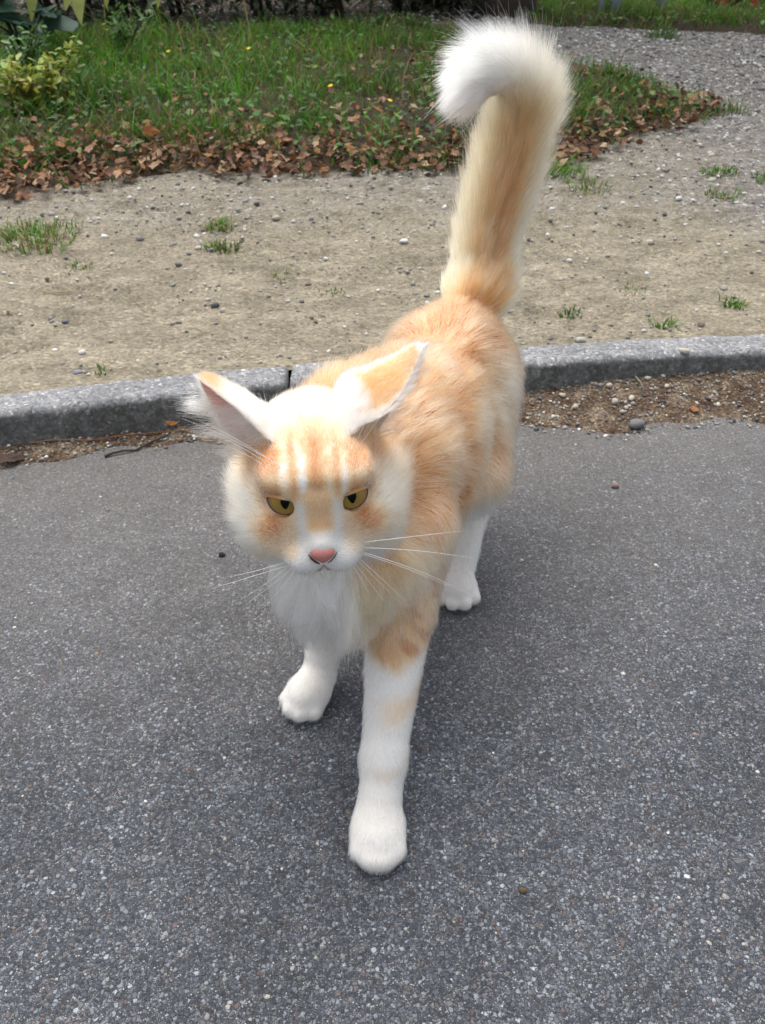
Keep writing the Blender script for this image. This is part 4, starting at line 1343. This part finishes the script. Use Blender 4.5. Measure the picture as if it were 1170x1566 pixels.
cat = empty("cat", (0.02, .65, 0))
tag(cat, "orange and white long-haired cat walking across the asphalt towards the camera, tail raised", "cat")
inv = np.array(cat.location)
bg, bl, bf, breg = groom(BV, BN)
SKIN_M = NT("cat_skin")
_a = SKIN_M.n("Attribute", _attribute_name="tint")
SKIN_M.surf(SKIN_M.bsdf(_a.outputs['Color'], .9, .1)); SKIN_M = SKIN_M.m
body = link("body", mesh_from("body", BV - inv, BF, SKIN_M, True, coat(BV, breg) * .8), cat)

FUR_M = NT("fur")
_a = FUR_M.n("Attribute", _attribute_name="tint")
FUR_MODE = 'hair'
if FUR_MODE == 'hair':
    hb = FUR_M.n("BsdfHairPrincipled")
    hb.model = 'CHIANG'; hb.parametrization = 'COLOR'
    hb.inputs['Roughness'].default_value = .45; hb.inputs['Radial Roughness'].default_value = .65
    hb.inputs['Coat'].default_value = 0.0
    hi = FUR_M.n("HairInfo")
    tipf = FUR_M.ramp(hi.outputs['Intercept'], [(.0, 0.0), (1.0, .10)])
    FUR_M.l(FUR_M.mix(_a.outputs['Color'], (.90, .80, .66), tipf), hb.inputs['Color'])
    FUR_M.surf(hb.outputs[0])
FUR_M = FUR_M.m

def add_curves(name, pos, rad, col, parent, mat, origin):
    """pos (n,k,3), rad (n,k), col (n,3)"""
    n, k, _ = pos.shape
    hc = bpy.data.hair_curves.new(name)
    hc.add_curves([k] * n)
    hc.attributes['position'].data.foreach_set("vector", (pos - origin).astype(np.float32).ravel())
    ra = hc.attributes.get('radius') or hc.attributes.new('radius', 'FLOAT', 'POINT')
    ra.data.foreach_set("value", rad.astype(np.float32).ravel())
    c = np.ones((n, 4), np.float32); c[:, :3] = col
    hc.attributes.new('tint', 'FLOAT_COLOR', 'CURVE').data.foreach_set("color", c.ravel())
    hc.materials.append(mat)
    o = link(name, hc, parent)
    return o
def sample_mesh(V, F, N, count, weight=None, seed=1):
    r = np.random.default_rng(seed)
    T = np.concatenate([F[:, [0, 1, 2]], F[:, [0, 2, 3]]]) if F.shape[1] == 4 else F
    A = np.linalg.norm(np.cross(V[T[:, 1]] - V[T[:, 0]], V[T[:, 2]] - V[T[:, 0]]), axis=1) * .5
    if weight is not None: A = A * weight[T].mean(1)
    cs = np.cumsum(A); t = np.searchsorted(cs, r.random(count) * cs[-1]).clip(0, len(T) - 1)
    u = r.random((count, 2)); m = u.sum(1) > 1; u[m] = 1 - u[m]
    b = np.stack([1 - u.sum(1), u[:, 0], u[:, 1]], 1)[:, :, None]
    return (V[T[t]] * b).sum(1), nrmz((N[T[t]] * b).sum(1))
def strands(P, N, G, L, lift, seed, k=6, clump=.5, clump_n=45, grav=.12, wild=.22, flow=.30, curl=.5, lv=.5):
    r = np.random.default_rng(seed)
    n = len(P)
    fl = np.stack([fbm(P, 38, seed + i, 2) - .5 for i in range(3)], 1) * 2
    fl2 = np.stack([fbm(P, 140, seed + 5 + i, 1) - .5 for i in range(3)], 1) * 2
    Gd = nrmz(G + flow * fl + .5 * flow * fl2 + wild * r.normal(0, .5, (n, 3)))
    lf = np.clip(lift * (.7 + .6 * r.random(n)), 0, 1)[:, None]
    d0 = nrmz(N * (lf + .18) + Gd * (1 - lf * .6))
    d1 = nrmz(N * lf * (1 - curl) + Gd + np.array((0, 0, -grav)))
    LL = (L * (.55 + .6 * r.random(n)) * (1 - lv / 2 + lv * vnoise(P, 60, seed + 2)))[:, None]
    guard = r.random(n) < .012
    LL = LL * np.where(guard, 1.55, 1.0)[:, None]
    t = np.linspace(0, 1, k)
    pos = P[:, None] + LL[:, None] * (d0[:, None] * t[None, :, None] + (d1 - d0)[:, None] * (t ** 2 / 2)[None, :, None])
    pos = pos - N[:, None] * .0004
    if clump > 0:
        m = max(1, n // clump_n); ci = r.choice(n, m, replace=False)
        kd = KDTree(m)
        for j, i in enumerate(ci): kd.insert(P[i], j)
        kd.balance()
        near = np.array([kd.find(p)[1] for p in P])
        tgt = pos[ci[near]]
        f = np.clip(clump * (.4 + .8 * r.random(n)) * np.where(guard, .3, 1.), 0, 1)[:, None] * t[None] ** 1.6
        off = tgt - tgt[:, :1] + P[:, None]
        pos = pos + (tgt * .75 + off * .25 - pos) * f[:, :, None]
    return pos
def clear_of_ground(pos):
    pos[:, :, 2] = np.maximum(pos[:, :, 2], .0012); return pos

wt = np.where(breg == 0, 3.0, np.where(breg == 3, 4.5, np.where(breg == 4, 1.25, np.where(breg == 2, 1.8, 1.0))))
HL = to_head(BV)
fine = np.exp(-np.clip(.055 - HL[:, 1], 0, 1) / .03) * (breg == 0)
wt = wt * (1 + 2.2 * fine)
N_FUR = 400000
FP, FN = sample_mesh(BV, BF, BN, N_FUR, wt, 11)
eyed = np.min([np.linalg.norm(FP - e, axis=1) for e in EYES], 0)
keep = eyed > ER * 1.10
nose_p = hw(0, .0680, -.0220)
keep &= np.linalg.norm((FP - nose_p) @ HB / np.array((.0090, .009, .0072)), axis=1) > 1
FP, FN = FP[keep], FN[keep]; eyed = eyed[keep]
FG, FL, FLf, FR = groom(FP, FN)
# short plush on the front of the face, longer on the cheeks and at the back of the belly
L3 = to_head(FP)
isH = FR == 0
faceshort = smooth(-.012, .020, L3[:, 1])
FL = np.where(isH, FL * (1 - .45 * faceshort), FL)
FL = np.where(isH, np.maximum(FL * smooth(.009, .024, eyed) , .0022), FL)
FLf = np.where(isH, FLf * (.45 + .55 * smooth(.010, .022, eyed)), FLf)
belly = (FR == 1) & (FP[:, 2] < .15); FL = np.where(belly, FL * 1.45, FL)
rr = np.random.default_rng(4)
FC = coat(FP + rr.normal(0, 1, FP.shape) * np.where(FR == 0, .0013, np.where(FR == 3, .0012, .0028))[:, None], FR)
FC = np.clip(FC * (.76 + .38 * rr.random((len(FC), 1))), 0, .93)
ghost = rr.random(len(FC)) < .18
FC = np.where(ghost[:, None], FC * .5 + WHITE * .5, FC)
FC = np.where(((FR == 2) | (FR == 3))[:, None], FC * np.array((1.0, .965, .90)), FC)
PARAM = {0: dict(clump=.30, clump_n=40, grav=.05, wild=.25, flow=.16), 1: dict(clump=.55, clump_n=55, grav=.15, wild=.30, flow=.40),
         2: dict(clump=.85, clump_n=220, grav=.28, wild=.28, flow=.50), 3: dict(clump=.58, clump_n=100, grav=.0, wild=.24, flow=.20, lv=.12), 4: dict(clump=.35, clump_n=40, grav=.10, wild=.25, flow=.16)}
RADS = {0: .000075, 1: .000095, 2: .00010, 3: .00009, 4: .00008}
NAMES = {v: k for k, v in REG.items()}
for g in range(5):
    groups = [FR == g]
    if g == 4:
        lx = FP[:, 0]; ly = FP[:, 1]
        a = (FR == 4) & (ly < .70) & (lx > -.022); b = (FR == 4) & (ly < .70) & (lx <= -.022)
        c = (FR == 4) & (ly >= .70) & (lx > .066); d = (FR == 4) & (ly >= .70) & (lx <= .066)
        groups = [a, b, c, d]
    for gi, m in enumerate(groups):
        pos = strands(FP[m], FN[m], FG[m], FL[m], FLf[m], 100 + g * 10 + gi, **PARAM[g])
        pos = clear_of_ground(pos)
        k = pos.shape[1]; tp = (1 - np.linspace(0, 1, k) ** 2 * .8)
        sc = .85 + .3 * np.random.default_rng(g).random(m.sum())
        add_curves(NAMES[g], pos, RADS[g] * tp[None] * sc[:, None], FC[m], cat, FUR_M, inv)

# ---- ears: cupped shells, turned out and back
def ear(A, B, T, bulge, side, mid_out):
    A, B, T = hw(*A), hw(*B), hw(*T)
    bu = HB @ np.array(bulge, float)
    ns, nt = 18, 15
    V = np.zeros((ns, nt, 3))
    mo = HB @ np.array(mid_out, float)
    mid, half = (A + B) / 2, (B - A) / 2
    for i, s in enumerate(np.linspace(-.22, 1, ns)):
        wd = (1 - max(s, 0) ** 1.7) ** .85 * (1 + .12 * math.sin(math.pi * max(s, 0)))
        for j, t in enumerate(np.linspace(-1, 1, nt)):
            V[i, j] = mid + (T - mid) * s + half * t * wd + bu * (1 - t * t) * (1 - max(s, 0)) ** .6 + mo * math.sin(math.pi * max(s, 0)) * (1 - t) / 2
    du = np.gradient(V, axis=0); dv = np.gradient(V, axis=1)
    N = nrmz(np.cross(du, dv))
    N[-1] = N[-2]
    if (N[ns // 2, nt // 2] @ bu) < 0: N = -N
    return V, N
EARS = {
    'R': dict(A=(.0300, .006, .0400), B=(.050, -.022, .019), T=(.085, -.045, .0692), bulge=(-.012, -.026, .026), side=1, mid_out=(.006, .004, -.010)),
    'L': dict(A=(-.0320, .006, .0400), B=(-.050, -.012, .017), T=(-.0748, -.030, .0669), bulge=(.009, -.019, .013), side=-1, mid_out=(-.002, .004, .004)),
}
EAR_M = attr_mat("ear_skin", .7, .25, .22)
for key, e in EARS.items():
    V, N = ear(**e)
    ns, nt = V.shape[:2]
    O = (V + N * .0006).reshape(-1, 3); I = (V - N * .0006).reshape(-1, 3)
    idx = np.arange(ns * nt).reshape(ns, nt)
    Fq = np.stack([idx[:-1, :-1], idx[1:, :-1], idx[1:, 1:], idx[:-1, 1:]], -1).reshape(-1, 4)
    m = ns * nt
    F = np.concatenate([Fq, Fq[:, ::-1] + m])
    for line in (idx[:, 0], idx[:, -1]):
        F = np.concatenate([F, np.stack([line[:-1], line[1:], line[1:] + m, line[:-1] + m], 1)])
    tg = np.repeat(np.linspace(-1, 1, nt)[None], ns, 0).ravel(); sg = np.repeat(np.linspace(0, 1, ns)[:, None], nt, 1).ravel()
    co = np.repeat((WHITE * .7 + CREAM * .3)[None], m, 0) * .95
    ci = np.array((.86, .52, .43)) * (1 - smooth(.45, .10, sg)[:, None]) + np.array((.52, .32, .20)) * smooth(.45, .10, sg)[:, None]
    eo = link("ear", mesh_from("ear", np.concatenate([O, I]) - inv, F, EAR_M, True, np.concatenate([co, ci])), cat)
    NN = N.reshape(-1, 3)
    out_dir = nrmz(hw(*e['T']) - (hw(*e['A']) + hw(*e['B'])) / 2)
    # fur on the back of the ear
    P, n_ = sample_mesh(O, Fq, NN, 22000, None, 5)
    kd = KDTree(m)
    for q in range(m): kd.insert(O[q], q)
    kd.balance()
    ix = np.array([kd.find(p)[1] for p in P]); s_, t_ = sg[ix], tg[ix]
    orange = 1.15 * smooth(.18, .42, s_ + .5 * (fbm(P, 150, 3, 2) - .5)) * smooth(.62, .22, np.abs(t_ + .52)) * smooth(1.0, .85, s_) if key == 'R' else .8 * smooth(.55, .85, s_) * smooth(.9, .3, np.abs(t_ + .6)) + .12
    orange = np.clip(orange + .18 * rr.random(len(P)), 0, 1)[:, None]
    c = WHITE * (1 - orange) + np.array((.62, .25, .09)) * orange
    Ls = .0105 * (1 - .45 * s_)
    pos = strands(P, n_, np.repeat(out_dir[None], len(P), 0), Ls, np.full(len(P), .22), 300, clump=.35, grav=0, wild=.35, flow=.3)
    p_all, c_all = [pos], [c]
    # edge fringe and the short down inside
    P, n_ = sample_mesh(I, Fq, -NN, 6500, (1.2 - sg), 6)
    ix = np.array([kd.find(p)[1] for p in P]); s_, t_ = sg[ix], tg[ix]
    pos = strands(P, n_, np.repeat(nrmz(out_dir + .2 * HR * e['side'])[None], len(P), 0), .0045 + .005 * (np.abs(t_) > .75), np.full(len(P), .15), 301, clump=.2, grav=0)
    p_all.append(pos); c_all.append(np.where((s_ < .40)[:, None], np.array((.72, .50, .33)), np.array((.90, .72, .63))) * (.8 + .3 * rr.random((len(P), 1))))
    # fringe along the rims
    rim = np.concatenate([V[2:, 0], V[2:, -1]]); q = rr.integers(0, len(rim), 2600)
    q2 = np.minimum(q + 1, len(rim) - 1); q2 = np.where(np.linalg.norm(rim[q] - rim[q2], axis=1) > .012, q, q2)
    P = rim[q] + (rim[q2] - rim[q]) * rr.random((2600, 1))
    mid_ = V.reshape(-1, 3).mean(0); n_ = nrmz(P - mid_)
    pos = strands(P, n_, nrmz(out_dir + .5 * n_), np.full(2600, .0075), np.full(2600, .25), 305, clump=.3, grav=0, wild=.4, flow=.3)
    p_all.append(pos); c_all.append(np.repeat((WHITE * .55 + CREAM * .45)[None], 2600, 0))
    # long pale tufts growing out of the opening from its base
    sel = ((sg < .40) & (tg > -.95)) | ((sg < .72) & (tg > .55))
    cand = np.where(sel)[0]
    pick = rr.choice(cand, 2600)
    P = I[pick] + rr.normal(0, .0012, (2600, 3)); n_ = -NN[pick]
    g_ = nrmz(HR * e['side'] * 1.0 + HF * (.05 if key == 'L' else -.25) + HU * (.05 if key == 'L' else .30) + out_dir * .3)
    pos = strands(P, n_, np.repeat(g_[None], len(P), 0), .020 + .018 * rr.random(len(P)), np.full(len(P), .35), 302, clump=.75, clump_n=110, grav=.15, wild=.4, flow=.4)
    p_all.append(pos); c_all.append(np.where(rr.random((len(P), 1)) < .25, np.array((.74, .52, .33)), PINKW))
    pos = np.concatenate(p_all); k = pos.shape[1]
    add_curves("ear_fur", pos, np.repeat((.00007 * (1 - np.linspace(0, 1, k) ** 2 * .8))[None], len(pos), 0), np.concatenate(c_all), eo, FUR_M, inv)

# ---- eyes
def iris_material():
    m = NT("iris")
    tc = m.n("TexCoord"); sp = m.n("SeparateXYZ"); m.l(tc.outputs['Object'], sp.inputs[0])
    rad = m.math('SQRT', m.math('ADD', m.math('POWER', sp.outputs[0], 2), m.math('POWER', sp.outputs[1], 2)))
    nz = m.noise(tc.outputs['Object'], 420, 3).outputs[0]
    rr_ = m.math('ADD', m.math('DIVIDE', rad, ER), m.math('MULTIPLY', m.math('SUBTRACT', nz, .5), .10))
    c = m.ramp(rr_, [(.18, (.13, .12, .022)), (.35, (.26, .175, .028)), (.62, (.34, .195, .030)), (.80, (.24, .12, .02)), (.88, (.030, .018, .010)), (.95, (.04, .025, .018))])
    m.surf(m.bsdf(c, .04, .5, None))
    return m.m
IRIS_M = iris_material()
PUPIL_M = NT("pupil"); PUPIL_M.surf(PUPIL_M.bsdf((.003, .003, .003), .15, .12)); PUPIL_M = PUPIL_M.m
LID_M = SKIN_M
APER = [(-60, -22), (-44, -5), (-20, 9), (8, 17), (34, 19), (54, 14), (63, 3), (54, -15), (34, -30), (8, -40), (-18, -43), (-42, -37)]
def catmull(pts, n):
    pts = np.asarray(pts, float); m = len(pts); out = []
    for i in range(n):
        u = i / n * m; k = int(u); f = u - k
        p0, p1, p2, p3 = (pts[(k + j - 1) % m] for j in range(4))
        out.append(.5 * (2 * p1 + (p2 - p0) * f + (2 * p0 - 5 * p1 + 4 * p2 - p3) * f * f + (3 * p1 - p0 - 3 * p2 + p3) * f ** 3))
    return np.array(out)
import bmesh
LIDP, LIDN = [], []
for si, E in zip((-1, 1), EYES):
    gaze = nrmz(HF * math.cos(math.radians(23)) + HU * math.sin(math.radians(23)) + HR * (.13 * si + .03))
    gx = nrmz(np.cross(HU, gaze)); gy = np.cross(gaze, gx)
    M = Matrix((gx, gy, gaze)).transposed().to_4x4(); M.translation = Vector(E - inv)
    bm = bmesh.new(); bmesh.ops.create_uvsphere(bm, u_segments=40, v_segments=28, radius=ER)
    me = bpy.data.meshes.new("eye"); bm.to_mesh(me); bm.free()
    me.polygons.foreach_set("use_smooth", np.ones(len(me.polygons), bool)); me.materials.append(IRIS_M)
    eye = link("eye", me, cat); eye.matrix_local = M
    # slit pupil: an upright almond cap on the eyeball
    vs, fs = [(0, 0, 1.006 * ER)], []
    for ring in range(1, 6):
        for a in np.linspace(0, 6.2832, 28, endpoint=False):
            x = .23 * math.cos(a) * (1 - .35 * abs(math.sin(a))) * ring / 5; y = .40 * math.sin(a) * ring / 5
            vs.append((x * ER, y * ER, math.sqrt(1 - x * x - y * y) * ER * 1.006))
    for i in range(28):
        fs.append((0, 1 + i, 1 + (i + 1) % 28))
        for ring in range(4):
            fs.append((1 + ring * 28 + i, 1 + (ring + 1) * 28 + i, 1 + (ring + 1) * 28 + (i + 1) % 28, 1 + ring * 28 + (i + 1) % 28))
    pu = link("pupil", mesh_from("pupil", vs, fs, PUPIL_M), eye)
    # lids: skin with an almond opening, dark at the rim
    ax = nrmz(HF + HU * math.tan(math.radians(15)) + HR * si * .08)
    lx = nrmz(np.cross(HU, ax)); ly = np.cross(ax, lx)
    ap = catmull(APER, 56) * [si * 1.20, 1.05] + np.array((0, -3.0))
    rows = []
    for f, rs, col in ((0, 1.003, (.10, .05, .04)), (0, 1.035, (.19, .10, .08)), (.03, 1.05, None), (.13, 1.065, None), (.30, 1.05, None), (.55, 1.02, None), (1.0, .93, None)):
        row = []
        for x, y in ap:
            rad = math.hypot(x, y); tgt = max(86, rad + 18); rd = rad + (tgt - rad) * f
            an = math.radians(rd); ux, uy = x / rad, y / rad
            dv = ax * math.cos(an) + (lx * ux + ly * uy) * math.sin(an)
            row.append(E + dv * ER * rs)
        rows.append((np.array(row), col))
    V = np.concatenate([r_[0] for r_ in rows]); nn = 56
    F = np.array([(i * nn + j, i * nn + (j + 1) % nn, (i + 1) * nn + (j + 1) % nn, (i + 1) * nn + j) for i in range(len(rows) - 1) for j in range(nn)])
    if si < 0: F = F[:, ::-1].copy()
    C = coat(V, np.zeros(len(V), int)) * .85
    for i, (r_, col) in enumerate(rows):
        if col is not None: C[i * nn:(i + 1) * nn] = col
    lid = link("eyelid", mesh_from("eyelid", V - E, F, LID_M, True, C), eye)
    lid.matrix_local = M.inverted() @ Matrix.Translation(Vector(E - inv))
    Ff = F[3 * nn:]
    P, n_ = sample_mesh(V, Ff, nrmz(V - E), 2600, None, 40 + si)
    g_, l_, f_, rg_ = groom(P, n_)
    out = nrmz((P - E) - ((P - E) @ ax)[:, None] * ax)
    pos = strands(P, n_, nrmz(g_ + .5 * out), np.full(len(P), .0038), np.full(len(P), .15), 50 + si, clump=.2, grav=0)
    c = coat(P, np.zeros(len(P), int)) * (.86 + .26 * rr.random((len(P), 1)))
    add_curves("lid_fur", pos, np.repeat((.00006 * (1 - np.linspace(0, 1, 6) ** 2 * .8))[None], len(pos), 0), np.clip(c, 0, .93), cat, FUR_M, inv)

# ---- nose and mouth
NOSE_M = NT("nose_leather")
_tc = NOSE_M.n("TexCoord"); _nz = NOSE_M.noise(_tc.outputs['Object'], 900, 3)
NOSE_M.surf(NOSE_M.bsdf(NOSE_M.mix((.42, .135, .115), (.60, .25, .21), _nz.outputs[0]), .5, .4, NOSE_M.bump(_nz.outputs[0], .0006, .5))); NOSE_M = NOSE_M.m
bm = bmesh.new(); bmesh.ops.create_uvsphere(bm, u_segments=28, v_segments=18, radius=1.0)
for v in bm.verts:
    x, y, z = v.co
    wx = .0092 * (1.0 if z > .2 else 1 - .78 * (.2 - z) / 1.2)
    zz = .0072 * z + (.0008 * abs(x) if z > 0 else 0)
    v.co = Vector(hw(x * wx, .0630 + y * .0062 + z * .0004, -.0225 + zz)) - Vector(inv)
me = bpy.data.meshes.new("nose"); bm.to_mesh(me); bm.free()
me.polygons.foreach_set("use_smooth", np.ones(len(me.polygons), bool)); me.materials.append(NOSE_M)
nose = link("nose", me, cat)
DARK_M = simple_mat("mouth_line", (.06, .022, .02), var=.1)
for s in (-1, 1):
    pts = [hw(s * x, f, u) - inv for x, f, u in ((.0026, .0690, -.0262), (.0054, .0680, -.0250), (.0080, .0660, -.0236), (.0100, .0635, -.0215))]
    v, f = tube(pts, (np.array([.0004, .0008, .0007, .0003]) * (1.0 if s < 0 else .6)), 6); link("nostril", mesh_from("nostril", v, f, DARK_M), nose)
pts = [hw(x, f, u) - inv for x, f, u in ((-.0125, .0560, -.0430), (-.007, .0620, -.0405), (-.0025, .0650, -.0365), (0, .0660, -.0310), (.0025, .0650, -.0365), (.007, .0620, -.0405), (.0125, .0560, -.0430))]
v, f = tube(pts, .0005, 6); link("mouth", mesh_from("mouth", v, f, simple_mat("lip", (.40, .27, .23), var=.1)), cat)

# ---- whiskers and brow hairs
WH_M = NT("whisker"); WH_M.surf(WH_M.bsdf((.9, .88, .85), .35, .5)); WH_M = WH_M.m
def hv(px, py, F):                                      # head-frame point from its sideways offset, height seen from above the brow, and reach forward
    return np.array((px, F, (py + .669 * F) / .743))
def whisker(a, b, sag, rad=.00028):
    a = hw(*a); b = hw(*b); n = 12
    side = nrmz(np.cross(b - a, HF)); 
    pts = [a + (b - a) * t + (HF * .004 - HU * 0 + HU * sag) * math.sin(math.pi * t) for t in np.linspace(0, 1, n)]
    v, f = tube(np.array(pts) - inv, np.linspace(rad, rad * .25, n), 5)
    link("whisker", mesh_from("whisker", v, f, WH_M), cat)
for (x0, s0, x1, s1, sag) in [(.030, -.054, .104, -.053, .004), (.029, -.058, .113, -.075, .006), (.027, -.062, .098, -.098, .006), (.026, -.066, .066, -.112, .005), (.024, -.066, .052, -.100, .003),
                              (.022, -.068, .050, -.112, .003), (.020, -.068, .040, -.108, .002), (.028, -.061, .120, -.110, .008),
                              (-.020, -.062, -.070, -.072, .003), (-.021, -.064, -.062, -.090, .003), (-.019, -.066, -.066, -.098, .003), (-.018, -.067, -.050, -.100, .002), (-.020, -.065, -.085, -.080, .004)]:
    whisker(hv(x0, s0, .050), hv(x1, s1, .036), sag)
for (x0, s0, x1, s1) in [(-.024, .004, -.080, .036), (-.022, .002, -.070, .034), (-.027, .002, -.064, .026), (-.029, .0, -.056, .018), (.026, .010, .046, .040), (.028, .008, .052, .034)]:
    whisker(hv(x0, s0, .030), hv(x1, s1, .040), .006, .0002)
